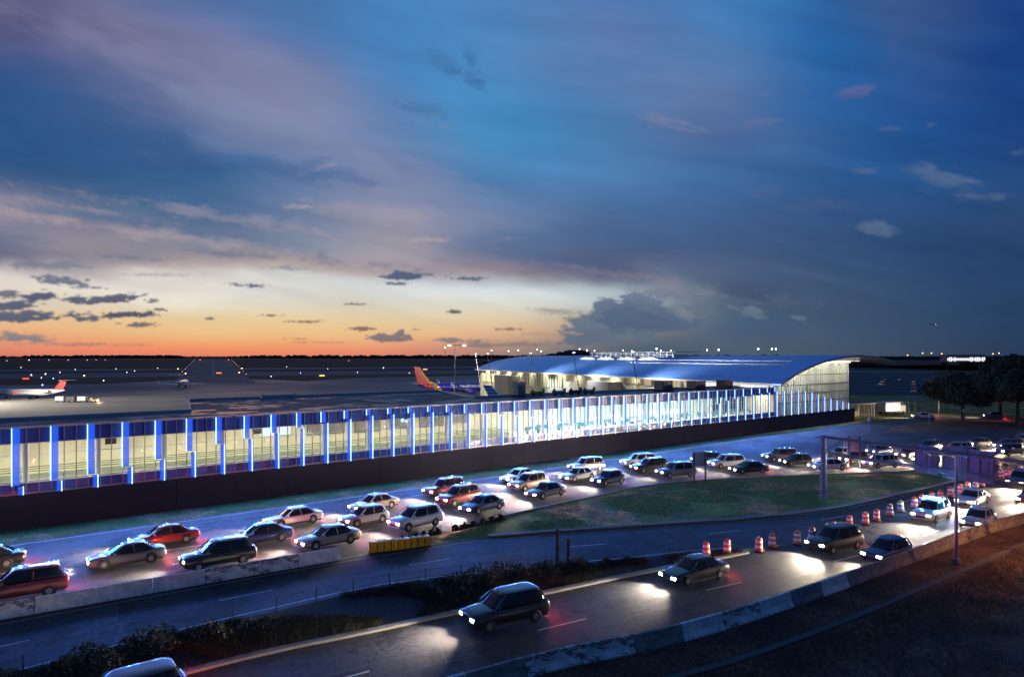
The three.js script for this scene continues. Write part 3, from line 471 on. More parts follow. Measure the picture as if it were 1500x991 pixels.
// ---------------------------------------------------------------- terminal with the vaulted roof
const tq = fp(T1, 0), AXx = 0.265, AXz = -0.963;       // the vault runs back along this direction in the front's own axes
const terminal = thing('terminal', 'terminal with a long vaulted metal roof and a pale glass-plank gable wall', 'building', [tq[0], 0, -tq[1]], FA);
const TP = (a, b, y) => [a + AXx * b, y, AXz * b];     // a along the gable, b back along the vault
{
  const arc = new THREE.CatmullRomCurve3([V3(-2.2, 9.25, 0), V3(0, 10.1, 0), V3(6, 11.9, 0), V3(16.4, 13.75, 0), V3(28, 14.62, 0), V3(38, 14.25, 0), V3(47, 13.3, 0)]).getSpacedPoints(48);
  const B0 = -3.2, B1 = 158, NB = 40;
  const skin = (lift, flip) => {
    const pos = [], uv = [], idx = [];
    for (let j = 0; j <= NB; j++) for (const p of arc) { const b = lerp(B0, B1, j / NB); pos.push(...TP(p.x, b, p.y + lift)); uv.push(p.x, b); }
    const n = arc.length; for (let j = 0; j < NB; j++) for (let i = 0; i < n - 1; i++) { const a = j * n + i; flip ? idx.push(a, a + n, a + 1, a + 1, a + n, a + n + 1) : idx.push(a, a + 1, a + n, a + 1, a + n + 1, a + n); }
    const g = new THREE.BufferGeometry(); g.setAttribute('position', new THREE.Float32BufferAttribute(pos, 3)); g.setAttribute('uv', new THREE.Float32BufferAttribute(uv, 2)); g.setIndex(idx); g.computeVertexNormals(); return g;
  };
  const seamT = tex(256, (u, v) => { const k = 0.9 + 0.12 * tfbm(u, v, 6, 4, 151), s = (u * 8) % 1 < 0.06 ? 0.8 : 1; return [0.5 * k * s, 0.66 * k * s, 0.92 * k * s]; });  // silver metal, with reflected blue light put into its colour
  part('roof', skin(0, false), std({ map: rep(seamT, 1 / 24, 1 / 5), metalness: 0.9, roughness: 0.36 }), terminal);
  part('soffit', skin(-0.4, true), std({ color: lin(0.42, 0.34, 0.27), roughness: 0.6 }), terminal);
  const rimPos = []; const quad = (A, B, C, D) => rimPos.push(...A, ...B, ...C, ...B, ...D, ...C);
  for (let i = 0; i < arc.length - 1; i++) for (const b of [B0, B1]) { const p = arc[i], q = arc[i + 1]; quad(TP(p.x, b, p.y), TP(q.x, b, q.y), TP(p.x, b, p.y - 0.4), TP(q.x, b, q.y - 0.4)); }
  for (const p of [arc[0], arc[arc.length - 1]]) quad(TP(p.x, B0, p.y), TP(p.x, B1, p.y), TP(p.x, B0, p.y - 0.4), TP(p.x, B1, p.y - 0.4));
  const rim = new THREE.BufferGeometry(); rim.setAttribute('position', new THREE.Float32BufferAttribute(rimPos, 3)); rim.computeVertexNormals();
  part('fascia', rim, std({ color: lin(0.5, 0.52, 0.56), metalness: 0.5, roughness: 0.4 }), terminal);
  // gable: upright glass planks under the curved edge
  const topAt = (a) => { let best = arc[0]; for (const p of arc) if (Math.abs(p.x - a) < Math.abs(best.x - a)) best = p; return best.y - 0.75 - a * 0.028; };
  const plank = [lin(0.56, 0.6, 0.48), lin(0.62, 0.66, 0.53), lin(0.5, 0.54, 0.43)].map((c) => phys({ color: c, roughness: 0.3, clearcoat: 0.4, clearcoatRoughness: 0.15 })), rnd = mulberry(21);
  const W = 31 / 34;
  for (let i = 0; i < 34; i++) { const a = (i + 0.5) * W, h = topAt(a) - 2.9; part('glass_plank', box(W - 0.3, h, 0.14, a, 2.9 + h / 2, -0.75), plank[Math.floor(rnd() * 3)], terminal); }
  const shapePts = []; for (let i = 0; i <= 24; i++) shapePts.push(new THREE.Vector2(31 * i / 24, topAt(31 * i / 24) + 0.05)); shapePts.push(new THREE.Vector2(31, AP), new THREE.Vector2(0, AP));
  part('gable_wall', new THREE.ExtrudeGeometry(new THREE.Shape(shapePts), { depth: 0.3, bevelEnabled: false }).translate(0, 0, -1.25), std({ color: lin(0.05, 0.06, 0.05), roughness: 0.5 }), terminal);
  for (const y of [5.2, 6.9, 8.6, 10.6]) { let a0 = 0; while (topAt(a0) < y + 0.2 && a0 < 20) a0 += 0.5; part('gable_rail', box(31 - a0, 0.1, 0.08, (31 + a0) / 2, y, -0.64), darkSteel, terminal); }
  part('corner_post', box(0.5, topAt(31) - AP, 0.8, 31.3, (topAt(31) + AP) / 2, -1), std({ color: lin(0.45, 0.46, 0.42), roughness: 0.5 }), terminal);
  { // the deep lip of the curved edge slopes in from the rim to the head of the gable and thins out at the tip
    const pos = [], idx = [], n = arc.length;
    arc.forEach((p) => { const k = sstep(47, 33, p.x), y = Math.min(p.y - 0.2, lerp(p.y - 0.3, topAt(Math.min(p.x, 33)) + 0.34, k)); pos.push(...TP(p.x, B0 + 0.02, p.y - 0.38), ...TP(p.x + 0.4, lerp(B0 + 0.6, -0.2, k), Math.min(y, p.y - 0.41))); });
    for (let i = 0; i < n - 1; i++) { const a = i * 2; idx.push(a, a + 1, a + 2, a + 1, a + 3, a + 2); }
    const g = new THREE.BufferGeometry(); g.setAttribute('position', new THREE.Float32BufferAttribute(pos, 3)); g.setIndex(idx); g.computeVertexNormals();
    part('soffit_lip', g, std({ color: lin(0.5, 0.42, 0.36), roughness: 0.5 }), terminal);
  }
  // glowing cove under the curved edge, in short lengths
  for (let i = 0; i < 12; i++) {
    const a = 0.6 + i * 2.6, b = a + 2.5, ya = topAt(a) + 0.12, yb = topAt(b) + 0.12, len = Math.hypot(b - a, yb - ya), tilt = Math.atan2(yb - ya, b - a);
    part('cove_light', box(len, 0.2, 0.12).rotateZ(tilt).translate((a + b) / 2, (ya + yb) / 2, -0.35), glow(1, 0.93, 0.76, 4), terminal);
    part('added_soffit_light', box(1.6, 0.08, 0.3, (a + b) / 2, (ya + yb) / 2 + 0.22, 1.7), glow(1, 0.93, 0.76, 2), terminal);  // added downlights under the overhang, put there to wash the gable evenly
    const l = new THREE.RectAreaLight(lin(1, 0.97, 0.88), 105, 1.6, 0.3); l.name = 'added_soffit_light'; l.position.set((a + b) / 2, (ya + yb) / 2 + 0.16, 1.7); l.rotation.set(-Math.PI / 2 + 0.3, 0, 0); terminal.add(l);
    const l2 = new THREE.RectAreaLight(lin(1, 0.93, 0.74), 26, len, 0.16); l2.name = 'cove_light'; l2.position.set((a + b) / 2, (ya + yb) / 2 + 0.14, -0.3); l2.rotation.set(0.9, Math.PI, 0, 'YXZ'); terminal.add(l2);
  }
  // long side wall under the eave, seen over the concourse roof
  const side = new THREE.Group(); side.name = 'side_wall'; terminal.add(side);
  side.rotation.y = Math.atan2(-AXz, AXx);             // its local x runs back along the vault, its local -z... faces the apron
  const beige = std({ map: rep(concreteT, 1 / 7), color: lin(1.7, 1.64, 1.36), roughness: 0.8 });
  const wseg = 12, wg = new THREE.BoxGeometry(wseg - 0.06, 13, 0.3); { const u = wg.attributes.uv; for (let i = 0; i < u.count; i++) u.setXY(i, u.getX(i) * wseg, u.getY(i) * 13); }
  for (let b = 0; b < 156; b += wseg) part('wall_panel', wg, beige, side).position.set(b + wseg / 2, AP + 6.5, 0);
  const F = -0.2;                                      // outer face
  const dk = std({ color: lin(0.07, 0.068, 0.066), roughness: 0.5 }), warm = glow(1, 0.82, 0.5, 0.5), bright = glow(0.92, 0.97, 1, 0.95);
  for (let i = 0; i < 40; i++) part('wall_fin', box(0.5, 5.2, 0.5, 86 + i * 1.75, 7.1, F - 0.2), std({ color: i % 3 ? lin(0.5, 0.5, 0.38) : lin(0.42, 0.44, 0.34), roughness: 0.4 }), side);
  part('window_band', box(7.6, 2, 0.12, 47.3, 8.4, F), dk, side);
  for (let i = 0; i < 10; i++) part('window_mullion', box(0.3, 2, 0.2, 43.8 + i * 0.78, 8.4, F - 0.06), beige, side);
  for (let i = 0; i < 12; i++) part('window_pane', box(1.25, 2, 0.1, 26.2 + i * 1.42, 8.3, F), i % 4 === 1 ? dk : warm, side);
  for (let i = 0; i < 15; i++) part('window_pane', box(1.35, 1.7, 0.1, 0.9 + i * 1.52, 8.75, F), bright, side);
  for (const [b, len, k, c] of [[11.5, 22, 0.9, [0.92, 0.97, 1]], [34, 16, 0.5, [1, 0.82, 0.5]]]) { const l = new THREE.RectAreaLight(lin(...c), k, len, 1.8); l.name = 'window_light'; l.position.set(b, 8.6, F - 0.1); side.add(l); }
  part('door_frame', box(0.6, 5, 0.3, 24.4, 7.2, F - 0.1), std({ color: lin(0.6, 0.65, 0.68), roughness: 0.4 }), side);
  for (const [b0, b1, d] of [[53, 64, 4], [116, 129, 5]]) { part('gate_box', rbox(b1 - b0, 7.6, d, 0.08, (b0 + b1) / 2, 3.9, F - d / 2), std({ color: lin(0.22, 0.2, 0.19), roughness: 0.5 }), side); part('gate_column', box(0.5, 4, 0.5, (b0 + b1) / 2, -1.4, F - d + 0.6), darkSteel, side); }
  for (let b = 6; b < 156; b += 10) {                  // downlights tucked under the eave
    part('eave_light', box(3, 0.08, 0.3, b, 9.28, F - 0.95), glow(1, 0.93, 0.7, 2), side);
    const l = new THREE.RectAreaLight(lin(1, 0.93, 0.7), 110, 3, 0.3); l.name = 'eave_light'; l.position.set(b, 9.2, F - 0.95); l.rotation.x = -Math.PI / 2; side.add(l);
  }
  // roof monitor: louvred skylight on the crown with four white hoods below it
  const mon = new THREE.Group(); mon.name = 'skylight'; terminal.add(mon); mon.position.set(...TP(17, 50, 0)); mon.rotation.y = Math.atan2(-AXz, AXx);
  const white = std({ color: lin(0.7, 0.72, 0.74), roughness: 0.4 });
  part('canopy', box(46, 0.14, 9, 22, 15.55, 5.2), white, mon);
  for (let i = 0; i < 16; i++) part('louvre_post', box(0.2, 1.6, 0.2, i * 2.9, 14.75, 1), white, mon);
  for (let i = 0; i < 3; i++) part('louvre', box(45, 0.1, 0.3, 22, 14.3 + i * 0.4, 0.9), white, mon);
  for (let i = 0; i < 4; i++) { const pts = [[-5, 0], [-4.6, 0.55], [-2, 0.95], [2, 0.95], [4.6, 0.55], [5, 0]].map(([x, y]) => new THREE.Vector2(x, y)); part('roof_hood', new THREE.ExtrudeGeometry(new THREE.Shape(pts), { depth: 2.6, bevelEnabled: false }).translate(5.4 + i * 11.3, 13.15, -3.4), white, mon); }
  for (const a of [9, 12.5]) { const p0 = TP(a, 4, 0), p1 = TP(a, 60, 0), y = topAt(a) + 0.75 + a * 0.028; part('roof_rail', beam([p0[0], y + 0.14, p0[2]], [p1[0], y + 0.14, p1[2]], 0.12, 0.1), white, terminal); }
}
// leaning lamp masts along the apron side of the terminal
{
  const toWorld = (a, b) => { const [x, , z] = TP(a, b, 0), c = Math.cos(FA), s = Math.sin(FA); return [tq[0] + x * c + z * s, -tq[1] - x * s + z * c]; };
  const where = ['past the far eave tip of the terminal', 'beside the far corner of the terminal roof', 'before the row of pale wall fins', 'before the blank terminal wall', 'before the terminal windows with warm light'];
  [[-6, 140], [-6, 128], [-6, 92], [-6, 64.5], [-6, 36]].forEach(([a, b], i) => {
    const [x, z] = toWorld(a, b), m = thing('lamp_mast', 'leaning slim lamp mast ' + where[i], 'lamp mast', [x, AP, z], 0, 'leaning masts along the terminal');
    part('pole', new THREE.CylinderGeometry(0.1, 0.2, 18.6, 10).translate(0, 9.3, 0), steelMat, m).rotation.z = 0.16;
    part('lamp', rbox(0.7, 0.22, 0.5, 0.05, -2.75, 18.35, 0), glow(0.9, 0.95, 1, 3), m);
    part('foot', cyl(0.4, 0.45, 0.5, 0, 0.25, 0), concreteMat, m);
    const l = new THREE.SpotLight(lin(0.88, 0.94, 1), i < 2 ? 200 : 4000, 0, 0.9, 0.8); l.name = 'mast_light'; l.castShadow = true; l.shadow.radius = 12; l.position.set(-2.6, 18.15, 0); m.add(l);
    const tx = new THREE.Object3D(); tx.name = 'aim'; tx.position.set(9, 12, -2); m.add(tx); l.target = tx;
  });
}

// ---------------------------------------------------------------- aircraft. Local x points to the nose, z to the right wing.
import { FontLoader } from 'three/addons/loaders/FontLoader.js';
import { TextGeometry } from 'three/addons/geometries/TextGeometry.js';
const font = await new FontLoader().loadAsync('fonts/droid/droid_sans_bold.typeface.json');
function foil(root, tip, cr, ct, thick) {              // a tapering wing from root to tip ([x, y, z] of the leading edge), chords cr and ct
  const prof = [[0, 0], [0.08, 0.5], [0.3, 0.62], [0.65, 0.36], [1, 0.02], [0.65, -0.24], [0.3, -0.38], [0.08, -0.34]], pos = [], idx = [], n = prof.length, up = Math.abs(tip[2] - root[2]) > Math.abs(tip[1] - root[1]);
  for (const [p, c] of [[root, cr], [tip, ct]]) for (const [a, b] of prof) pos.push(p[0] - a * c, p[1] + (up ? b * thick * c : 0), p[2] + (up ? 0 : b * thick * c));
  for (let i = 0; i < n; i++) { const j = (i + 1) % n; idx.push(i, j, i + n, j, j + n, i + n); }
  for (let i = 1; i < n - 1; i++) idx.push(0, i + 1, i, n, n + i, n + i + 1);
  const g = new THREE.BufferGeometry(); g.setAttribute('position', new THREE.Float32BufferAttribute(pos, 3)); g.setIndex(idx); const q = g.toNonIndexed(); q.computeVertexNormals(); q.setAttribute('uv', new THREE.Float32BufferAttribute(new Float32Array(q.attributes.position.count * 2), 2)); return q;
}
function fuselage(len, r, noseL, tailL, y) {           // lofted tube whose tail sweeps upwards
  const st = []; const N = 40;
  for (let i = 0; i <= N; i++) {
    const x = len / 2 - (len * i) / N, f = len / 2 - x, b = x + len / 2; let k = 1, lift = 0;
    if (f < noseL) k = Math.pow(Math.max(0, 1 - (1 - f / noseL) ** 2), 0.55), lift = -0.22 * r * (1 - f / noseL) ** 2;
    if (b < tailL) k = Math.max(0.06, Math.pow(b / tailL, 0.75)), lift = (1 - k) * r * 0.72;
    st.push([x, Math.max(0.02, k * r), y + lift]);
  }
  const M = 24, pos = [], idx = [];
  for (const [x, rr, yy] of st) for (let j = 0; j <= M; j++) { const a = (j / M) * Math.PI * 2; pos.push(x, yy + Math.sin(a) * rr, Math.cos(a) * rr); }
  for (let i = 0; i < N; i++) for (let j = 0; j < M; j++) { const a = i * (M + 1) + j; idx.push(a, a + 1, a + M + 1, a + 1, a + M + 2, a + M + 1); }
  const g = new THREE.BufferGeometry(); g.setAttribute('position', new THREE.Float32BufferAttribute(pos, 3)); g.setAttribute('uv', new THREE.Float32BufferAttribute(new Float32Array(pos.length / 3 * 2), 2)); g.setIndex(idx); g.computeVertexNormals(); return g;
}
const paint = (r, g, b) => phys({ color: lin(r, g, b), roughness: 0.35, clearcoat: 0.6, clearcoatRoughness: 0.15 });
const tyreMat = std({ color: lin(0.02, 0.02, 0.02), roughness: 0.8 }), whitePaint = paint(0.7, 0.7, 0.7);
function gear(p, parent, r) { const g = part('landing_gear', merge([bar([p[0], p[1] + r, p[2]], [p[0], p[1] + r + 1.6, p[2]], 0.12)]), steelMat, parent); for (const s of [-0.28, 0.28]) part('tyre', new THREE.CylinderGeometry(r, r, 0.3, 16).rotateX(Math.PI / 2).translate(p[0], p[1] + r, p[2] + s), tyreMat, g); }
// blue airliner with a red and yellow fin, nose to the terminal
{
  const hd = 0.28;                                     // heads right and a little away
  const A = thing('airliner', 'blue airliner with red and yellow tail fin and white lettering parked at the gate', 'airplane', [-24.5, AP + 0.2, -306], hd);
  const L = 38, R = 1.9, y = 3.4, blue = paint(0.035, 0.03, 0.42), red = paint(0.5, 0.02, 0.03), yel = paint(0.8, 0.36, 0.02), grey = paint(0.4, 0.41, 0.44);
  const fus = part('fuselage', fuselage(L, R, 5, 11, y), blue, A);
  const dk = std({ color: lin(0.02, 0.02, 0.03), roughness: 0.2 });
  for (let i = 0; i < 26; i++) for (const s of [1, -1]) part('cabin_window', box(0.28, 0.4, 0.05, 13 - i * 0.92, y + 0.45, s * 1.86), i % 3 ? dk : glow(1, 0.95, 0.8, 0.5), fus);
  part('windscreen', merge([box(0.7, 0.45, 1.5, 16.4, y + 0.72, 0).rotateZ(0)]), dk, fus);
  for (const x of [14.2, -11.2]) part('cabin_door', box(0.9, 1.8, 0.06, x, y + 0.2, 1.88), paint(0.06, 0.05, 0.5), fus);
  const tg = new TextGeometry('Southwest', { font, size: 1.35, depth: 0.05, curveSegments: 3 }); tg.computeBoundingBox();
  tg.translate(-tg.boundingBox.max.x / 2 + 5.4, y - 0.1, 0); { const p = tg.attributes.position; for (let i = 0; i < p.count; i++) { const dy = p.getY(i) - y; p.setZ(i, p.getZ(i) + Math.sqrt(Math.max(0.2, R * R - dy * dy)) + 0.005); } tg.computeVertexNormals(); }
  part('lettering', tg, std({ color: lin(0.85, 0.85, 0.85), roughness: 0.5, emissive: lin(0, 0, 0) }), fus);
  // fin in slanting bands: red leading part, yellow trailing part, blue foot
  part('tail_fin', foil([-11.5, y + 1.3, 0], [-17.2, y + 9.2, 0], 6.4, 2.3, 0.09), red, A); part('fin_band', foil([-11.4, y + 1.3, 0], [-17.1, y + 9.2, 0], 2.3, 0.7, 0.3), yel, A); part('fin_root', foil([-8.4, y + 1.5, 0], [-12.6, y + 2.8, 0], 5, 1.2, 0.08), yel, A);
  const sweep = (x0, x1, m) => { const g = fuselage(L, R + 0.03, 5, 11, y), p = g.attributes.position, keep = [], ix = g.index.array; for (let i = 0; i < ix.length; i += 3) { const c = [0, 1, 2].map((k) => p.getX(ix[i + k]) + (p.getY(ix[i + k]) - y) * 0.9).reduce((a, b) => a + b) / 3; if (c > x0 && c < x1) keep.push(ix[i], ix[i + 1], ix[i + 2]); } g.setIndex(keep); part('livery_band', g, m, fus); };
  sweep(-10.9, -8.4, yel); sweep(-14.4, -10.9, red);
  for (const s of [1, -1]) {
    part('tailplane', foil([-14, y + 1.1, s * 0.6], [-18.4, y + 1.9, s * 7], 3.6, 1.3, 0.1), grey, A);
    part('wing', foil([5.4, y - 1.2, s * 1.2], [-3.4, y + 0.2, s * 16.8], 7.6, 1.7, 0.12), grey, A);
    const wl = part('winglet', foil([-3.5, y + 0.2, s * 16.8], [-5.8, y + 3, s * 17.5], 1.75, 0.7, 0.09), paint(0.02, 0.16, 0.55), A, 'winglet with blue and white stripes');
    for (const k of [0.15, 0.45, 0.75]) part('stripe', foil([-3.5 - 2.3 * k + 0.02, y + 0.2 + 2.8 * k, s * (16.8 + 0.7 * k)], [-3.5 - 2.3 * (k + 0.12) + 0.02, y + 0.2 + 2.8 * (k + 0.12), s * (16.8 + 0.7 * (k + 0.12))], 1.8 - k, 1.7 - k, 0.14), whitePaint, wl);
    const e = part('engine', new THREE.LatheGeometry([[0.5, -2.1], [0.75, -1.6], [1.0, 0], [1.05, 1.2], [0.95, 1.9], [0.82, 1.9], [0.8, 1.4]].map(([a, b]) => new THREE.Vector2(a, b)), 24).rotateZ(-Math.PI / 2).translate(5, y - 1.75, s * 5.2), blue, A);
    part('intake', new THREE.CircleGeometry(0.8, 24).rotateY(Math.PI / 2).translate(6.5, y - 1.75, s * 5.2), dk, e); part('pylon', box(3.4, 0.7, 0.3, 3.6, y - 1.0, s * 5.2), grey, e);
    gear([-1.2, -0.4, s * 2.8], A, 0.55);
  }
  gear([13, -0.4, 0], A, 0.4);
}
// regional jets: T-tail, engines on the rear fuselage
function regional(label, pos, hd, finMat, tee = true) {
  const A = thing('regional_jet', label, 'airplane', pos, hd, 'regional jets on the airfield'), L = 32, R = 1.35, y = 2.3;
  const fus = part('fuselage', fuselage(L, R, 4.4, 9, y), whitePaint, A), dk = std({ color: lin(0.03, 0.03, 0.04), roughness: 0.2 });
  for (let i = 0; i < 20; i++) for (const s of [1, -1]) part('cabin_window', box(0.3, 0.36, 0.05, 10.5 - i * 0.86, y + 0.32, s * 1.3), dk, fus);
  part('windscreen', box(0.6, 0.36, 1.1, 13.8, y + 0.5, 0), dk, fus);
  part('tail_fin', foil([-10.4, y + 0.9, 0], [-14.2, y + 4.9, 0], 4.4, 2.6, 0.1), finMat, A);
  for (const s of [1, -1]) {
    part('tailplane', tee ? foil([-13.6, y + 4.9, 0], [-16.4, y + 5, s * 4.2], 2.6, 1.1, 0.1) : foil([-13, y + 0.6, s * 0.5], [-15.4, y + 0.9, s * 4.6], 2.8, 1.2, 0.1), whitePaint, A);
    part('wing', foil([2.6, y - 0.9, s * 0.8], [-3.2, y - 0.2, s * 11.6], 5.4, 1.3, 0.12), whitePaint, A);
    part('winglet', foil([-3.3, y - 0.2, s * 11.6], [-4.4, y + 1.1, s * 11.9], 1.3, 0.5, 0.1), finMat, A);
    part('engine', new THREE.LatheGeometry([[0.4, -1.6], [0.62, -0.8], [0.7, 0.6], [0.62, 1.5], [0.5, 1.5]].map(([a, b]) => new THREE.Vector2(a, b)), 18).rotateZ(-Math.PI / 2).translate(-8.6, y + 0.6, s * 2.1), whitePaint, A);
    gear([-1.6, -0.25, s * 1.9], A, 0.42);
  }
  gear([11, -0.25, 0], A, 0.3);
  return A;
}
const redFin = paint(0.5, 0.02, 0.03);
regional('white regional jet with a dark red tail fin beside a baggage tractor', [-200, AP + 0.27, -283], Math.PI - 0.12, redFin);
regional('small jet facing the runway, seen along its fuselage', [-186, AP + 0.27, -385], Math.PI / 2 + 0.3, paint(0.25, 0.25, 0.5));
{ // jet at the next stand: only its striped fin clears the concourse roof
  const j = regional('jet with a blue fin striped in white, mostly hidden behind the concourse roof', [7.2, AP + 0.7, -225], 0.1, paint(0.02, 0.16, 0.6), false);
  for (const k of [0.2, 0.45, 0.68, 0.86]) part('fin_stripe', foil([-10.4 - 3.8 * k + 0.03, 3.2 + 4 * k, 0], [-10.4 - 3.8 * (k + 0.08) + 0.03, 3.2 + 4 * (k + 0.08), 0], 4.4 - 1.8 * k, 4.3 - 1.8 * k, 0.125), paint(0.5, 0.65, 0.8), j);
}
{ // small airliner in flight over the far hills, landing light on
  const f = regional('tiny airliner flying above the dark hills with its landing light on', [1790, 150, -2900], 0.12, paint(0.3, 0.3, 0.35)); f.userData.group = 'regional jets on the airfield';
  part('landing_light', new THREE.SphereGeometry(0.9, 12, 8).translate(12.6, 1.4, 0), glow(1, 0.97, 0.9, 12), f);
}
// baggage tractor and carts by the regional jet
{
  const tr = thing('baggage_tractor', 'baggage tractor with lit lamps behind the regional jet', 'tractor', [-158, AP, -258], 0.05), org = paint(0.55, 0.4, 0.3);
  part('body', merge([box(2.6, 0.8, 1.4, 0, 0.75, 0), box(1, 0.7, 1.2, -0.7, 1.4, 0)]), org, tr); for (const x of [-0.9, 0.9]) for (const s of [-0.65, 0.65]) part('wheel', new THREE.CylinderGeometry(0.38, 0.38, 0.25, 14).rotateX(Math.PI / 2).translate(x, 0.38, s), tyreMat, tr);
  part('headlight', box(0.1, 0.3, 0.8, 1.35, 0.85, 0), glow(1, 0.62, 0.25, 6), tr); const pl = new THREE.PointLight(lin(1, 0.6, 0.25), 60); pl.name = 'tractor_light'; pl.position.set(1.7, 0.85, 0); pl.shadow.radius = 6; tr.add(pl);
  for (let i = 0; i < 3; i++) { const c = thing('baggage_cart', ['first white curtained baggage cart, hitched to the tractor', 'middle dark curtained baggage cart of the train', 'last baggage cart of the train, under the jet tail'][i], 'baggage cart', [-162.5 - i * 4.2, AP, -258], 0.05, 'baggage carts by the regional jet'); part('cover', box(3, 1.5, 1.5, 0, 1.45, 0), i === 1 ? darkSteel : whitePaint, c); part('deck', box(3.4, 0.14, 1.6, 0, 0.62, 0), darkSteel, c); for (const x of [-1.1, 1.1]) for (const s of [-0.65, 0.65]) part('wheel', new THREE.CylinderGeometry(0.28, 0.28, 0.2, 12).rotateX(Math.PI / 2).translate(x, 0.28, s), tyreMat, c); }
}
// ground lights of the taxiways and the runway
{
  const kinds = { w: ['white', [1, 0.95, 0.85], 4], W: ['bright white', [1, 0.96, 0.9], 12], b: ['blue', [0.1, 0.25, 1], 14], o: ['orange', [1, 0.42, 0.14], 22], r: ['red', [1, 0.12, 0.06], 18], y: ['yellow', [1, 0.75, 0.25], 14] };
  const at = { w: [[-722, 975], [-696, 1025], [-672, 1033], [-649, 1042], [-637, 1045], [-626, 1050], [-367, 532], [-419, 632], [-363, 643], [-373, 674], [-282, 471], [-201, 569], [-155, 684], [-207, 766], [-102, 678], [-271, 820], [-530, 736], [-445, 695], [-418, 720], [-388, 747]], W: [[-720, 1017], [-408, 579], [-409, 598], [-153, 812]], b: [[-347, 516], [-274, 398], [-204, 658]], o: [[-360, 574], [-302, 631], [-262, 655]], r: [[-500, 1093], [-460, 1106], [-269, 1124]], y: [[-359, 733], [-303, 766]] };
  const stem = new THREE.CylinderGeometry(0.12, 0.16, 0.6, 8).translate(0, 0.3, 0), bulb = new THREE.SphereGeometry(0.34, 12, 8).translate(0, 0.8, 0);
  for (const k of Object.keys(at)) { const [n, c, e] = kinds[k], m = glow(...c, e); for (const [x, d] of at[k]) { const s = 1, l = thing('taxiway_light', `small ${n} light on a stub beside the airfield pavement`, 'airfield light', [x, fieldY(x, d), -d], 0, `${n} airfield lights`); part('stem', stem, darkSteel, l).scale.setScalar(s); part('lamp', bulb, m, l).scale.setScalar(s); } }
  const run = glow(1, 0.92, 0.75, 4);
  for (let s = 680; s < 1250; s += 70) for (const o of [-28, 28]) { const [x, d] = rp(s, o), l = thing('runway_light', 'small warm edge light along the runway', 'airfield light', [x, fieldY(x, d), -d], 0, 'runway edge lights'); part('stem', stem, darkSteel, l); part('lamp', bulb, run, l).scale.setScalar(0.55); }
  for (const [x, d, w, c, label] of [[-360, 505, 4.6, [1, 0.1, 0.05], 'red lit guidance board on the grass beyond the regional jet'], [-275, 640, 5, [1, 0.25, 0.1], 'orange-red lit guidance board beside the runway end'], [-163, 585, 4.4, [1, 0.8, 0.2], 'yellow lit guidance board on the far side of the apron'], [-98, 770, 5, [1, 0.6, 0.25], 'amber lit guidance board beyond the airliner tail']]) { const b = thing('guidance_sign', label, 'airfield sign', [x, fieldY(x, d), -d], 0); part('board', box(w, 1.1, 0.25, 0, 1, 0), glow(...c, 1.4), b); part('leg', box(0.15, 0.5, 0.15, -w / 3, 0.25, 0), darkSteel, b); part('leg', box(0.15, 0.5, 0.15, w / 3, 0.25, 0), darkSteel, b); }
}
// apron floodlight masts: one by the airliner, one beyond the left edge that lights the near apron
function floodMast(label, x, d, h, y0, aim, power, lampR = 0.4) {
  const m = thing('floodlight_mast', label, 'floodlight', [x, y0, -d], 0, 'floodlight masts'); part('pole', new THREE.CylinderGeometry(0.14, 0.26, h, 10).translate(0, h / 2, 0), steelMat, m); part('cross_arm', box(5.4, 0.14, 0.14, 0.6, h, 0), steelMat, m);
  for (const s of [-2, 3.2]) part('lamp', rbox(1.1, 0.5, 0.5, 0.08, s, h - 0.2, 0.1), glow(1, 0.96, 0.86, s > 0 ? 8 : 4), m);
  if (power) { const l = new THREE.SpotLight(lin(1, 0.9, 0.7), power, 0, 1.15, 0.7); l.name = 'flood_light'; l.shadow.radius = 20; l.position.set(3.2, h - 0.6, 0.1); m.add(l); const t = new THREE.Object3D(); t.name = 'aim'; t.position.set(aim[0] - x, aim[1] - y0, -aim[2] + d); m.add(t); l.target = t; }
  return m;
}
floodMast('tall apron mast with a crossbar standing before the blue airliner', -20, 240, 21.4, AP, [-38, AP, 296], 9000);
floodMast('apron mast lighting the near apron, beyond the regional jet nose', -215, 232, 20, AP, [-160, AP, 250], 60000);

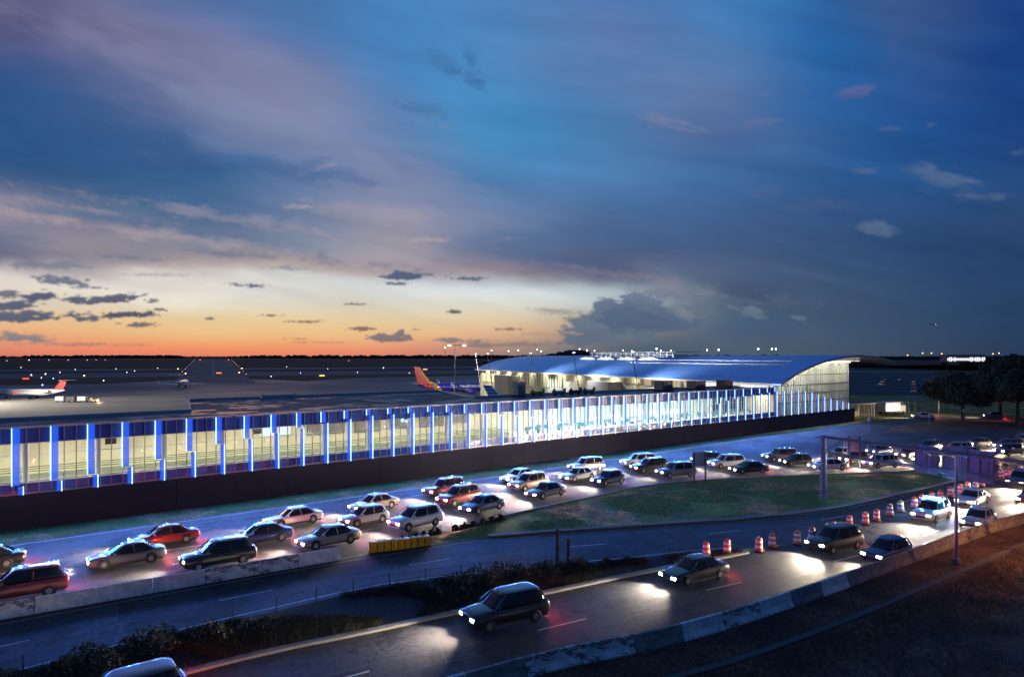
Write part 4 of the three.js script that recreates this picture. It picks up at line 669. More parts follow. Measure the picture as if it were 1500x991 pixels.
// ---------------------------------------------------------------- far woods, hills, lamps and buildings
{
  const rnd = mulberry(77);
  const ridge = (x) => 8 + 9 * fbm(x * 0.0011 + 4, 2.2, 4, 5);
  // low hills on the skyline
  const hill = (pts, d0, d1, top) => { const pos = [], idx = [], N = 120; for (let i = 0; i <= N; i++) { const x = lerp(pts[0], pts[1], i / N); for (const [d, y] of [[d0, AP - 0.5], [(d0 + d1) / 2, top(x)], [d1, top(x) * 1.1], [d1 + 300, AP - 0.5]]) pos.push(x, y, -d); } for (let i = 0; i < N; i++) for (let k = 0; k < 3; k++) { const a = i * 4 + k; idx.push(a, a + 4, a + 1, a + 1, a + 4, a + 5); } const g = new THREE.BufferGeometry(); g.setAttribute('position', new THREE.Float32BufferAttribute(pos, 3)); g.setIndex(idx); g.computeVertexNormals(); const u = []; for (let i = 0; i < pos.length; i += 3) u.push(pos[i], pos[i + 2]); g.setAttribute('uv', new THREE.Float32BufferAttribute(u, 2)); structure('hills', g, fieldMat); };
  hill([-5200, 5200], 3900, 4500, (x) => ridge(x));
  hill([560, 1500], 760, 900, (x) => 3 + 13 * sstep(540, 800, x));
  hill([60, 200], 1150, 1250, (x) => 12 * Math.exp(-(((x - 115) / 45) ** 2)));
  // woods: one mass of small crowns
  const geo = new THREE.IcosahedronGeometry(1, 2); { const p = geo.attributes.position; for (let i = 0; i < p.count; i++) { const v = V3(p.getX(i), p.getY(i), p.getZ(i)), k = 0.75 + 0.55 * fbm(v.x * 2.4 + 9, v.y * 2.4 + v.z * 3.1, 3, 3); p.setXYZ(i, v.x * k, v.y * k, v.z * k); } geo.computeVertexNormals(); }
  const spots = [];
  for (let i = 0; i < 2600; i++) { const x = lerp(-4200, 4200, rnd()), d = 3500 + rnd() * 500, h = 9 + rnd() * 10 * (0.5 + fbm(x * 0.004, 1, 3, 8)); spots.push([x, AP + (d > 3900 ? ridge(x) * (d - 3900) / 300 : 0), d, h, h * (0.6 + rnd() * 0.5)]); }
  for (let i = 0; i < 900; i++) { const x = lerp(-1500, 700, rnd()), d = 1750 + rnd() * 300 - x * 0.2, h = 5 + rnd() * 6; if (Math.abs(x + 0.438 * d) < 90) continue; spots.push([x, 8, d, h, h * (0.7 + rnd() * 0.5)]); }
  for (let i = 0; i < 700; i++) { const k = rnd(), x = 560 + 940 * k, d = 740 + rnd() * 170, h = 6 + rnd() * 6; spots.push([x, (3 + 13 * sstep(540, 800, x)) * 0.9 - 2, d, h, h * 0.7]); }
  for (let i = 0; i < 260; i++) { const x = 115 + (rnd() + rnd() - 1) * 110, d = 1180 + rnd() * 90, h = 7 + rnd() * 8; spots.push([x, 11 * Math.exp(-(((x - 115) / 45) ** 2)), d, h, h * 0.7]); }
  for (let i = 0; i < 260; i++) { const x = lerp(-60, 560, rnd()), d = 1000 + rnd() * 120, h = 5 + rnd() * 5; spots.push([x, AP, d, h, h * 0.8]); }
  const im = new THREE.InstancedMesh(geo, std({ color: lin(0.03, 0.038, 0.022), roughness: 1 }), spots.length), m4 = new THREE.Matrix4(), q = new THREE.Quaternion();
  spots.forEach(([x, y, d, h, w], i) => im.setMatrixAt(i, m4.compose(V3(x, y + h * 0.42, -d), q.setFromAxisAngle(V3(0, 1, 0), rnd() * 6), V3(w * 0.75, h * 0.62, w * 0.75))));
  stuff(im, 'woods', 'dark woods along the skyline behind the airfield', 'woods');
  // floodlights on the skyline behind the terminal
  const F = [[652, 509], [720, 513], [745, 514], [759, 513], [787, 512], [793, 514.5], [849, 511], [860, 513], [871, 513.5], [913, 513], [926, 514], [962, 510.5], [968, 513], [983, 513], [1036, 512.5], [1053, 512], [1111, 511], [1131, 511], [1137, 511]];
  F.forEach(([x, y], i) => { const d = 640 + (i % 5) * 40, X = ((x - 750) / 1000) * d, top = 14.3 + ((522 - y) / 1000) * d; const m = thing('skyline_floodlight', 'white floodlight on a thin mast beyond the terminal roof', 'floodlight', [X, AP, -d], 0, 'floodlights on the skyline'); part('pole', new THREE.CylinderGeometry(0.16, 0.3, top - AP, 8).translate(0, (top - AP) / 2, 0), steelMat, m); part('lamp', new THREE.SphereGeometry(i % 4 === 3 || i > 13 ? 0.7 : 0.42, 12, 8).translate(0, top - AP, 0), glow(1, 0.98, 0.9, 14), m); });
  // bright building on the far hill, with a smaller one beside it
  const lit = glow(0.95, 0.97, 1, 1.1), wallM = std({ color: lin(0.3, 0.3, 0.31), roughness: 0.8 });
  for (const [x, d, w, n, label] of [[548, 830, 46, 22, 'long far building on the hill with a row of bright windows'], [640, 830, 22, 10, 'short far building on the hill past the long one']]) { const b = thing('far_building', label, 'building', [x, 8, -d], 0); part('wall', box(w, 8, 14, 0, 4, 0), wallM, b); part('roof', box(w + 1, 0.5, 15, 0, 8.25, 0), darkSteel, b); for (let i = 0; i < n; i++) part('window', box(w / n * 0.72, hash2(i, n) > 0.5 ? 5 : 3, 0.2, -w / 2 + (i + 0.5) * w / n, 3, 7.1), lit, b); }
  for (const [x, y] of [[1352, 517], [1365, 517], [1380, 518], [1464, 517], [1455, 518], [1330, 520]]) { const d = 700, X = ((x - 750) / 1000) * d, top = 14.3 + ((522 - y) / 1000) * d, s = thing('far_street_light', 'small orange street light before the wooded hill', 'street light', [X, 0, -d], 0, 'orange street lights by the hill'); part('pole', new THREE.CylinderGeometry(0.14, 0.2, top, 8).translate(0, top / 2, 0), darkSteel, s); part('lamp', new THREE.SphereGeometry(0.45, 10, 8).translate(0, top, 0), glow(1, 0.5, 0.15, 7), s); }
  // car park surface and the road behind the gate, its light put into the beige colour
  structure('car_park', sheet([[128, 250], [330, 250], [470, 620], [180, 620], [112, 360]], 0.012), darkAsphaltMat);
  structure('road', ribbon(curve([[95, 205], [140, 232], [200, 244], [300, 244]], 30), 8, 0.02), std({ map: rep(concreteT, 1 / 6), color: lin(0.8, 0.72, 0.62), roughness: 0.8 }));
}

// ---------------------------------------------------------------- barriers, drums, gantry, signs, lamps
const peelT = (seed, amt) => tex(512, (u, v) => { const n = tfbm(u, v, 5, 5, seed), f = tfbm(u, v, 20, 3, seed + 9), m = sstep(amt, amt + 0.03, n * 0.7 + f * 0.3), st = 0.8 + 0.3 * tfbm(u, v * 0.3, 12, 3, seed + 20); return mixc([0.52 * st, 0.5 * st, 0.48 * st], [0.9 * st, 0.88 * st, 0.86 * st], m); });
const barrierMats = [std({ map: peelT(201, 0.3), roughness: 0.8, bumpMap: bumpT, bumpScale: 0.004 }), std({ map: peelT(221, 0.44), roughness: 0.8, bumpMap: bumpT, bumpScale: 0.004 }), std({ map: tex(256, (u, v) => { const k = 0.75 + 0.4 * tfbm(u, v, 5, 5, 241), s = 0.85 + 0.3 * tfbm(u, v * 0.2, 16, 2, 249); return [0.58 * k * s, 0.55 * k * s, 0.52 * k * s]; }), roughness: 0.9, bumpMap: bumpT, bumpScale: 0.005 })];
const jersey = (len) => {
  const sh = new THREE.Shape([[-0.3, 0], [0.3, 0], [0.3, 0.075], [0.14, 0.33], [0.08, 0.81], [-0.08, 0.81], [-0.14, 0.33], [-0.3, 0.075]].map(([a, b]) => new THREE.Vector2(a, b)));
  const g = new THREE.ExtrudeGeometry(sh, { depth: len - 0.09, bevelEnabled: true, bevelSize: 0.015, bevelThickness: 0.02, bevelSegments: 1 }).translate(0, 0, -(len - 0.09) / 2).rotateY(Math.PI / 2), p = g.attributes.position, u = g.attributes.uv;
  for (let i = 0; i < p.count; i++) u.setXY(i, p.getX(i) / 3 + 0.5, p.getY(i) + p.getZ(i) * 0.3); g.computeVertexNormals(); return g;
};
{
  const seg = 2.95, g = jersey(seg), lug = merge([box(0.14, 0.12, 0.62, -0.9, 0.06, 0), box(0.14, 0.12, 0.62, 0.9, 0.06, 0)]);
  const kinds = ['white painted concrete barrier block', 'peeling white concrete barrier block', 'bare grey concrete barrier block'];
  const put = (x, d, a, k, where, grp) => { const b = thing('concrete_barrier', `${kinds[k]} ${where}`, 'barrier', [x, 0.012, -d], a, grp); part('block', g, barrierMats[k], b); part('drain_slot', lug, blackMat, b); };
  const l1 = curve([[-72, 5.6], [-45.5, 25.1], [-28, 37.3], [-10.6, 49.4]], 60), rnd = mulberry(31);
  const pieces = along(l1, seg, 1.2).filter((p) => p[0] > -36 && p[0] < -11.4); pieces.forEach(([x, d, a], i) => put(x, d, a, i % 5 === 2 || i % 5 === 3 ? 1 : 0, 'between the traffic lanes and the dark slip road', 'barrier blocks along the slip road'));
  const order = [2, 0, 0, 2, 1, 1, 2, 0, 1, 0, 2, 0, 2, 2, 2, 2, 2, 2, 2, 2, 2];
  along(offsetLine(r3low, -0.45), seg, 0.8).filter((p) => p[0] > -9 && p[0] < 58).forEach(([x, d, a], i) => put(x, d, a, order[i % order.length], 'beside the bare embankment', 'barrier blocks along the embankment'));
}
{ // yellow crash cushion at the head of the barrier
  const a = Math.atan2(2.0, 4.1), c = thing('crash_cushion', 'yellow ribbed crash cushion at the end of the white barrier', 'crash cushion', [-8.3, 0.01, -50.6], a), y = tex(128, (u, v) => { const k = 0.75 + 0.4 * tfbm(u, v, 4, 4, 261); return [1.0 * k, 0.72 * k, 0.1 * k]; }), m = std({ map: y, roughness: 0.5 });
  for (let i = 0; i < 9; i++) part('module', rbox(0.46, 0.78, 0.56, 0.07, -2.06 + i * 0.515, 0.42, 0), m, c); part('rail', box(4.6, 0.08, 0.62, 0, 0.05, 0), blackMat, c); for (let i = 0; i < 8; i++) part('strap', box(0.05, 0.6, 0.5, -1.8 + i * 0.515, 0.4, 0), blackMat, c);
  for (let i = 0; i < 9; i++) part('cap', cyl(0.1, 0.12, 0.06, -2.06 + i * 0.515, 0.84, 0), whitePaint, c);
}
{ // black silt fence sagging along the edge of the grass
  for (const [pts, label] of [[[[-8.6, 52.2], [-7.5, 53.2], [-6.4, 54.3], [-5.7, 54.9]], 'low black silt fence behind the yellow crash cushion'], [[[-4.9, 55.6], [-3.8, 56.6], [-2.8, 57.6], [-1.6, 58.9], [-0.6, 59.7]], 'black fabric silt fence at the tip of the grass island']]) {
    const pl = curve(pts, 40), f = thing('silt_fence', label, 'silt fence', [0, 0.03, 0], 0, 'silt fences at the grass island'), pos = [], idx = [];
    pl.forEach(([x, d], i) => { const h = 0.42 + 0.16 * Math.sin(i * 0.9) + 0.1 * Math.sin(i * 2.3), o = 0.08 * Math.sin(i * 1.7); for (const [y, s] of [[0, -0.03], [h, -0.02 + o], [h, 0.02 + o], [0, 0.03]]) pos.push(x + s, y, -d + s); });
    for (let i = 0; i < pl.length - 1; i++) for (let k = 0; k < 3; k++) { const a = i * 4 + k; idx.push(a, a + 1, a + 4, a + 1, a + 5, a + 4); }
    const g = new THREE.BufferGeometry(); g.setAttribute('position', new THREE.Float32BufferAttribute(pos, 3)); g.setIndex(idx); g.computeVertexNormals(); part('fabric', g, std({ color: lin(0.012, 0.012, 0.014), roughness: 0.9 }), f);
    for (let i = 0; i < pl.length; i += 8) part('stake', box(0.05, 0.75, 0.05, pl[i][0], 0.37, -pl[i][1]), std({ color: lin(0.2, 0.14, 0.09), roughness: 0.9 }), f);
  }
}
{ // orange and white drums between roads 2 and 3
  const at = [[13.9, 48.8], [15.6, 49.5], [18.1, 50.0], [19.5, 51.1], [21.7, 51.9], [23.3, 53.0], [25.1, 54.2], [25.9, 54.8], [28.1, 56.8], [30.1, 58.1], [31.7, 59.3], [33.9, 61.2], [35.8, 62.8], [38.0, 64.4], [39.4, 65.6], [41.1, 66.8], [42.6, 67.8], [44.6, 69.4], [46.5, 70.8], [48.2, 72.2], [49.8, 73.3], [51.6, 74.9], [53.5, 76.5], [55.5, 78.1], [57.3, 79.9], [58.8, 80.9], [60.0, 81.7], [61.9, 83.1]], far = [[61.0, 87.7], [63.1, 88.8], [65.0, 89.9]];
  const lathe = (p) => new THREE.LatheGeometry(p.map(([a, b]) => new THREE.Vector2(a, b)), 20), rad = (y) => 0.29 - 0.09 * y;
  const or = std({ color: lin(0.72, 0.1, 0.02), roughness: 0.45 }), wh = std({ color: lin(0.8, 0.8, 0.8), roughness: 0.35 });
  const band = (a, b) => lathe([[rad(a), a], [rad(a) + 0.012, a + 0.01], [rad(b) + 0.012, b - 0.01], [rad(b), b]]);
  const proto = (label, grp, x, d) => { const b = thing('traffic_drum', label, 'traffic drum', [x, 0.02, -d], (x * 7) % 3, grp); part('base', lathe([[0, 0], [0.4, 0], [0.42, 0.05], [0.36, 0.1], [0.3, 0.11]]), blackMat, b); [[0.1, 0.3], [0.49, 0.67], [0.85, 1.0]].forEach(([p, q]) => part('orange_band', band(p, q), or, b)); [[0.31, 0.48], [0.68, 0.84]].forEach(([p, q]) => part('white_band', band(p, q), wh, b)); part('lid', lathe([[rad(1), 1.0], [0.16, 1.03], [0, 1.03]]), or, b); part('handle', new THREE.TorusGeometry(0.09, 0.022, 6, 12, Math.PI).translate(0, 1.03, 0), or, b); return b; };
  const l0 = 'orange and white striped drum in the long line beside the busy road', p0 = proto(l0, 'drums lining the busy road', ...at[0]);
  for (const [x, d] of at.slice(1)) { const c = dup(p0, l0, [x, 0.02, -d], (x * 7) % 3); c.rotation.z = (hash2(x * 10, 3) - 0.5) * 0.05; }
  const l1 = 'orange and white striped drum beyond the sign gantry at the road fork', p1 = proto(l1, 'drums at the fork', ...far[0]); for (const [x, d] of far.slice(1)) dup(p1, l1, [x, 0.02, -d]);
}
{ // sign gantry: box truss on a round post, sign backs towards us
  const A = [31.7, 69.4], B = [47.5, 35], dx = B[0] - A[0], dd = B[1] - A[1], L = Math.hypot(dx, dd), a = Math.atan2(dd, dx);
  const g = thing('sign_gantry', 'steel truss gantry carrying purple-lit sign backs across the road', 'sign gantry', [A[0], 0, -A[1]], a), gal = std({ color: lin(0.15, 0.14, 0.18), metalness: 0.4, roughness: 0.55 });
  for (const x of [0, L]) { part('post', cyl(0.24, 0.3, 6.3, x, 3.15, 0, 16), gal, g); part('post_base', cyl(0.5, 0.5, 0.3, x, 0.15, 0, 16), concreteMat, g); }
  for (const [y, z] of [[4.55, -0.5], [4.55, 0.5], [6.15, -0.5], [6.15, 0.5]]) part('chord', bar([-0.4, y, z], [L + 0.4, y, z], 0.07), gal, g);
  const n = 14; for (let i = 0; i <= n; i++) { const x = (L * i) / n; for (const z of [-0.5, 0.5]) part('upright', bar([x, 4.55, z], [x, 6.15, z], 0.045, 6), gal, g); part('cross_bar', bar([x, 6.15, -0.5], [x, 6.15, 0.5], 0.04, 6), gal, g); if (i < n && i % 3 === 0) for (const z of [0.5]) part('diagonal', bar([x, i % 2 ? 6.15 : 4.55, z], [x + L / n, i % 2 ? 4.55 : 6.15, z], 0.04, 6), gal, g); }
  const back = std({ color: lin(0.17, 0.14, 0.19), metalness: 0.3, roughness: 0.5 });
  for (const [x0, x1, y0, y1] of [[9.2, 11.4, 4.0, 6.4], [11.7, 16, 3.9, 6.6]]) {
    const s = part('sign_panel', rbox(x1 - x0, y1 - y0, 0.08, 0.02, (x0 + x1) / 2, (y0 + y1) / 2, -0.75), back, g); const k = Math.max(2, Math.round((x1 - x0) / 1.1));
    for (let i = 0; i <= k; i++) part('stiffener', box(0.07, y1 - y0, 0.09, lerp(x0 + 0.1, x1 - 0.1, i / k), (y0 + y1) / 2, -0.67), gal, s); for (const y of [0.25, 0.75]) part('stiffener', box(x1 - x0, 0.07, 0.07, (x0 + x1) / 2, lerp(y0, y1, y), -0.67), gal, s);
  }
}
function groundSign(label, x, d, turn, w, h, y0, mats) { const s = thing('road_sign', label, 'road sign', [x, 0.02, -d], turn, 'sign backs along the roads'); const gal = std({ color: lin(0.1, 0.08, 0.09), roughness: 0.7 }); for (const k of [-0.32, 0.32]) part('leg', box(0.12, y0 + h, 0.14, k * w * 1.2, (y0 + h) / 2, 0.1), gal, s); part('panel', rbox(w, h, 0.05, 0.02, 0, y0 + h / 2, 0), mats, s); for (const k of [0.2, 0.5, 0.8]) part('batten', box(w, 0.08, 0.06, 0, y0 + h * k, 0.05), steelMat, s); return s; }
const signBack = std({ color: lin(0.34, 0.3, 0.34), metalness: 0.3, roughness: 0.5 });
groundSign('two-legged sign standing alone on the grass island tip', 21.2, 77.2, 0.3, 1.9, 1.5, 2.0, signBack);
groundSign('two-panel sign on tall legs behind the gantry post', 43.6, 87, 0.1, 1.9, 1.9, 2.2, std({ color: lin(0.5, 0.5, 0.62), metalness: 0.2, roughness: 0.5 }));
// lamp posts
function lampPost(label, x, d, h, turn, lit) { const s = thing('lamp_post', label, 'lamp post', [x, 0.1, -d], turn, 'lamp posts'); part('pole', new THREE.CylinderGeometry(0.075, 0.13, h, 12).translate(0, h / 2, 0), std({ color: lin(0.36, 0.36, 0.4), metalness: 0.6, roughness: 0.4 }), s); part('foot', cyl(0.25, 0.28, 0.3, 0, 0.15, 0), concreteMat, s); part('arm', bar([0, h - 0.1, 0], [-1.4, h + 0.15, 0], 0.05), steelMat, s); const hd = part('lamp_head', rbox(0.9, 0.14, 0.36, 0.05, -1.7, h + 0.16, 0), steelMat, s); if (lit) { part('lamp', box(0.6, 0.03, 0.26, -1.7, h + 0.075, 0), glow(...lit[0], lit[1]), hd); const l = new THREE.SpotLight(lin(...lit[0]), lit[2], 0, 1.25, 0.6); l.name = 'street_light'; l.shadow.radius = 8; l.position.set(-1.7, h + 0.02, 0); s.add(l); const t = new THREE.Object3D(); t.name = 'aim'; t.position.set(-2.2, 0, 0); s.add(t); l.target = t; } return s; }
lampPost('unlit grey lamp post on the embankment beside the barrier', 30.6, 47, 7.4, 0.15, null);
lampPost('orange street lamp past the end of the embankment', 45.5, 44.5, 9, -0.3, [[1, 0.38, 0.1], 6, 1400]);
lampPost('added warm street lamp, out of view past the dark trees at the brown island', 113, 137, 9, 0.2, [[1, 0.66, 0.34], 6, 1600]);  // added lamp out of view, brightens the brown island
lampPost('street lamp lighting the lawn by the gate', 103.5, 165.5, 7, 0.4, [[1, 0.86, 0.6], 5, 110]);
for (const [x, d, h, label] of [[3.15, 47.4, 2.3, 'taller dark timber post in the weeds of the median'], [3.9, 47.2, 1.7, 'shorter dark timber post in the weeds of the median']]) { const p = thing('timber_post', label, 'post', [x, 0.02, -d]); part('shaft', new THREE.CylinderGeometry(0.1, 0.12, h, 10).translate(0, h / 2, 0), std({ map: rep(mulchT, 1), color: lin(0.5, 0.45, 0.4), roughness: 1 }), p); part('cap', cyl(0.11, 0.11, 0.04, 0, h + 0.02, 0), darkSteel, p); }
// wire fence posts along the slip road's white line
{
  const pts = along(offsetLine(r2low, 0.5), 2.3, 0.4).filter((p) => p[0] > -24 && p[0] < 1.5); const f = thing('wire_fence', 'low thin wire fence along the edge of the planted median', 'fence', [0, 0.02, 0]);
  for (const [x, d] of pts) part('post', box(0.06, 1, 0.06, x, 0.5, -d), darkSteel, f); for (let i = 1; i < pts.length; i++) for (const y of [0.45, 0.9]) part('wire', bar([pts[i - 1][0], y, -pts[i - 1][1]], [pts[i][0], y, -pts[i][1]], 0.012, 5), darkSteel, f);
}
{ // gatehouse, its fence and the boom
  const h = thing('gatehouse', 'low brown gate shelter with lattice sides at the end of the glass front', 'gatehouse', [78.5, 0.02, -160], 0.45), br = std({ color: lin(0.32, 0.27, 0.2), roughness: 0.7 });
  part('roof', box(12, 0.3, 5, 1, 3.3, 0), darkSteel, h); part('wall', box(11, 1.2, 0.15, 1, 0.6, -2), br, h); for (let i = 0; i < 14; i++) part('slat', box(0.16, 3, 0.12, -4.5 + i * 0.86, 1.6, 2.1), br, h); for (const x of [-4.8, 6.6]) for (const z of [-2.1, 2.1]) part('corner_post', box(0.24, 3.2, 0.24, x, 1.6, z), br, h);
  part('drum_gate', new THREE.TorusGeometry(1.6, 0.08, 8, 28).translate(-5.6, 1.7, 2.4), std({ color: lin(0.5, 0.47, 0.4), roughness: 0.6 }), h); part('lamp', box(2, 0.06, 0.3, 1, 3.1, 0), glow(1, 0.86, 0.62, 4), h); const l = new THREE.RectAreaLight(lin(1, 0.86, 0.62), 9, 2, 0.3); l.name = 'gate_light'; l.position.set(1, 3.05, 0); l.rotation.x = -Math.PI / 2; h.add(l);
  const tr = thing('box_truck', 'white box truck parked beside the gate shelter', 'truck', [93.5, 0.02, -168], 0.35); part('cargo_box', rbox(5, 2.4, 2.3, 0.06, -0.8, 2, 0), whitePaint, tr); part('cab', rbox(1.8, 1.9, 2.1, 0.15, 2.7, 1.4, 0), whitePaint, tr); part('windscreen', box(0.1, 0.8, 1.8, 3.6, 1.75, 0), glassDark, tr); for (const x of [-2.4, 2.6]) for (const s of [-1, 1]) part('wheel', new THREE.CylinderGeometry(0.45, 0.45, 0.3, 16).rotateX(Math.PI / 2).translate(x, 0.45, s), tyreMat, tr); part('chassis', box(6.4, 0.25, 1.2, 0.3, 0.72, 0), blackMat, tr);
  const f = thing('security_fence', 'tall wire security fence with angled tops behind the service road', 'fence', [0, 0, 0]), pl = along(curve([[90, 172], [101, 176], [113, 177], [126, 172]], 40), 1.9), fm = std({ color: lin(0.4, 0.4, 0.36), metalness: 0.3, roughness: 0.5 });
  for (const [x, d] of pl) part('post', merge([box(0.1, 2.6, 0.1, x, 1.3, -d), beam([x, 2.6, -d], [x - 0.35, 2.95, -d + 0.2], 0.06, 0.06)]), fm, f); for (let i = 1; i < pl.length; i++) for (const y of [0.4, 1, 1.6, 2.2, 2.55]) part('wire', bar([pl[i - 1][0], y, -pl[i - 1][1]], [pl[i][0], y, -pl[i][1]], 0.02, 5), fm, f);
  for (const [x, d, label] of [[86, 140.5, 'small white keep-right sign on the service road island'], [68.5, 131, 'small white sign on a dark post beside the service road'], [101, 152.5, 'tall pale marker post by the big tree']]) { const s = thing('small_sign', label, 'sign', [x, 0.02, -d]); part('pole', cyl(0.05, 0.06, 2.2, 0, 1.1, 0), steelMat, s); part('plate', box(0.6, 0.75, 0.04, 0, 2.2, 0.06), whitePaint, s); }
}
// ---------------------------------------------------------------- trees and shrubs
function leafMass(n, rnd, place, size) {               // many small bent leaves
  const pos = [], nor = [], v = V3(0, 0, 0), e = new THREE.Euler(), a = V3(0, 0, 0);
  for (let i = 0; i < n; i++) { const c = place(rnd); if (!c) continue; e.set(rnd() * 6.3, rnd() * 6.3, rnd() * 6.3); const s = size * (0.6 + rnd() * 0.8), q = [[-s, 0, 0], [0, -s * 0.55, s * 0.2], [s, 0, 0], [0, s * 0.55, s * 0.2]].map(([x, y, z]) => V3(x, y, z).applyEuler(e).add(V3(...c))); a.subVectors(q[1], q[0]).cross(v.subVectors(q[3], q[0])).normalize(); for (const k of [0, 1, 3, 1, 2, 3]) { pos.push(q[k].x, q[k].y, q[k].z); nor.push(a.x, a.y, a.z); } }
  const g = new THREE.BufferGeometry(); g.setAttribute('position', new THREE.Float32BufferAttribute(pos, 3)); g.setAttribute('normal', new THREE.Float32BufferAttribute(nor, 3)); g.setAttribute('uv', new THREE.Float32BufferAttribute(new Float32Array(pos.length / 3 * 2), 2)); return g;
}
const barkMat = std({ color: lin(0.06, 0.045, 0.032), roughness: 1 }), leafMat = phys({ color: lin(0.03, 0.062, 0.016), roughness: 0.8, transmission: 0.3, thickness: 0 });
function broadTree(label, x, d, h, r, seed) {
  const rnd = mulberry(seed), t = thing('broadleaf_tree', label, 'tree', [x, 0, -d], 0, 'trees by the service road'), limbs = [], clumps = [];
  limbs.push(new THREE.CylinderGeometry(0.26, 0.42, h * 0.4, 10).translate(0, h * 0.2, 0));
  for (let i = 0; i < 11; i++) { const a = i * 2.4 + rnd(), e = 0.3 + rnd() * 0.9, l = r * (0.6 + 0.4 * rnd()), p = [Math.cos(a) * Math.cos(e) * l, h * 0.36 + Math.sin(e) * l * 0.85, Math.sin(a) * Math.cos(e) * l]; limbs.push(bar([0, h * 0.3, 0], p, 0.09, 6)); clumps.push([...p, r * (0.34 + 0.16 * rnd())]); }
  for (let i = 0; i < 44; i++) { const a = rnd() * 6.3, k = Math.sqrt(rnd()) * r * 0.85, y = h * 0.42 + rnd() * h * 0.48 * Math.sqrt(Math.max(0.05, 1 - (k / r) ** 2)); clumps.push([Math.cos(a) * k, y, Math.sin(a) * k, r * (0.2 + 0.16 * rnd())]); }
  part('trunk', merge(limbs), barkMat, t);
  part('crown', leafMass(24000, rnd, (q) => { const c = clumps[Math.floor(q() * clumps.length)]; let a, b, e; do { a = q() * 2 - 1; b = q() * 2 - 1; e = q() * 2 - 1; } while (a * a + b * b + e * e > 1); const k = 0.55 + 0.45 * Math.cbrt(q()); return [c[0] + a * c[3] * k, c[1] + b * c[3] * 0.75 * k, c[2] + e * c[3] * k]; }, 0.3), leafMat, t);
}
broadTree('wide round tree on the brown island beside the service road', 101.5, 153.5, 11, 7.6, 5);
broadTree('tallest dark tree behind the lamp post, at the service road bend', 106, 143, 14.5, 8.2, 9);
broadTree('dark tree filling in beyond the tallest one', 126, 150, 15.5, 9, 13);
broadTree('smaller dark tree between the two larger crowns', 116, 162, 11, 6, 17);
{
  const shrubLeaf = phys({ color: lin(0.022, 0.032, 0.014), roughness: 0.9, transmission: 0.2, thickness: 0 });
  const rnd0 = mulberry(41), label = 'dark leafy shrub growing in the planted median';
  const shrub = (x, d, r, h, s) => { const rnd = mulberry(s), t = thing('shrub', label, 'shrub', [x, 0.02, -d], 0, 'shrubs in the median'); const st = []; for (let i = 0; i < 6; i++) { const a = rnd() * 6.3; st.push(bar([0, 0, 0], [Math.cos(a) * r * 0.5, h * 0.7, Math.sin(a) * r * 0.5], 0.02, 5)); } part('stems', merge(st), barkMat, t); part('foliage', leafMass(Math.round(900 * r), rnd, (q) => { const a = q() * 6.3, k = Math.sqrt(q()) * r, y = q() * h * (1 - 0.6 * (k / r) ** 2) * (0.7 + 0.3 * Math.sin(a * 3 + s)); return [Math.cos(a) * k, y, Math.sin(a) * k]; }, 0.09), shrubLeaf, t); };
  let s = 50; for (const [x, d, r, h] of [[-17.6, 33.4, 1.5, 1.6], [-15.4, 34.6, 1.3, 1.2], [-19.6, 31.4, 1.7, 1.3], [-22.3, 28.9, 2, 1.2], [-21, 27.6, 1.6, 1], [-13.2, 36, 1, 0.8], [-3.6, 42.3, 1.4, 1.3], [-2.1, 43, 1.5, 1.7], [-0.6, 43.8, 1.3, 1.6], [0.9, 44.3, 1.3, 1.3], [2.6, 45.3, 1.1, 1.2], [4.4, 46.2, 0.9, 1.1], [-5, 41.2, 1.1, 0.9], [6.6, 46.9, 0.7, 0.6], [8.2, 47.4, 0.6, 0.5]]) shrub(x, d, r, h * 0.78, s++);
  // weeds, grass tufts
  const blade = (() => { const pos = []; for (let k = 0; k < 5; k++) { const a = k * 1.3, x = Math.cos(a) * 0.06, z = Math.sin(a) * 0.06, px2 = -Math.sin(a) * 0.012, pz2 = Math.cos(a) * 0.012; pos.push(x - px2, 0, z - pz2, x + px2, 0, z + pz2, x * 3.2, 0.34 - 0.03 * k, z * 3.2); } const g = new THREE.BufferGeometry(); g.setAttribute('position', new THREE.Float32BufferAttribute(pos, 3)); g.computeVertexNormals(); return g; })();
  const inside = (p, poly) => { let r = false; for (let i = 0, j = poly.length - 1; i < poly.length; j = i++) { const [xi, yi] = poly[i], [xj, yj] = poly[j]; if (yi > p[1] !== yj > p[1] && p[0] < ((xj - xi) * (p[1] - yi)) / (yj - yi) + xi) r = !r; } return r; };
  const field = (name, lab, cat, n, bx, ok, yAt, mat, sc) => { const im = new THREE.InstancedMesh(blade, mat, n), m = new THREE.Matrix4(), q = new THREE.Quaternion(); let i = 0, guard = 0; while (i < n && guard++ < n * 12) { const x = lerp(bx[0], bx[1], rnd0()), d = lerp(bx[2], bx[3], rnd0()); if (!ok([x, d])) continue; const s = sc * (0.5 + rnd0()); im.setMatrixAt(i++, m.compose(V3(x, yAt(x, d), -d), q.setFromAxisAngle(V3(0, 1, 0), rnd0() * 6.3), V3(s, s, s))); } im.count = i; stuff(im, name, lab, cat); };
  field('weeds', 'dry dark weeds covering the planted median', 'weeds', 9000, [-26, 17, 26, 51], (p) => inside(p, medianEdge) && vnoise(p[0] * 0.5, p[1] * 0.5, 7) > 0.35, () => 0.02, std({ color: lin(0.05, 0.05, 0.025), roughness: 1, side: THREE.DoubleSide }), 0.9);
  field('grass', 'short patchy grass on the island between the roads', 'grass', 26000, [-3, 60, 53, 91], (p) => inside(p, islandEdge) && fbm(p[0] * 0.25, p[1] * 0.25, 3, 7) > 0.42, () => 0.03, std({ color: lin(0.24, 0.28, 0.09), roughness: 1, side: THREE.DoubleSide }), 0.4);
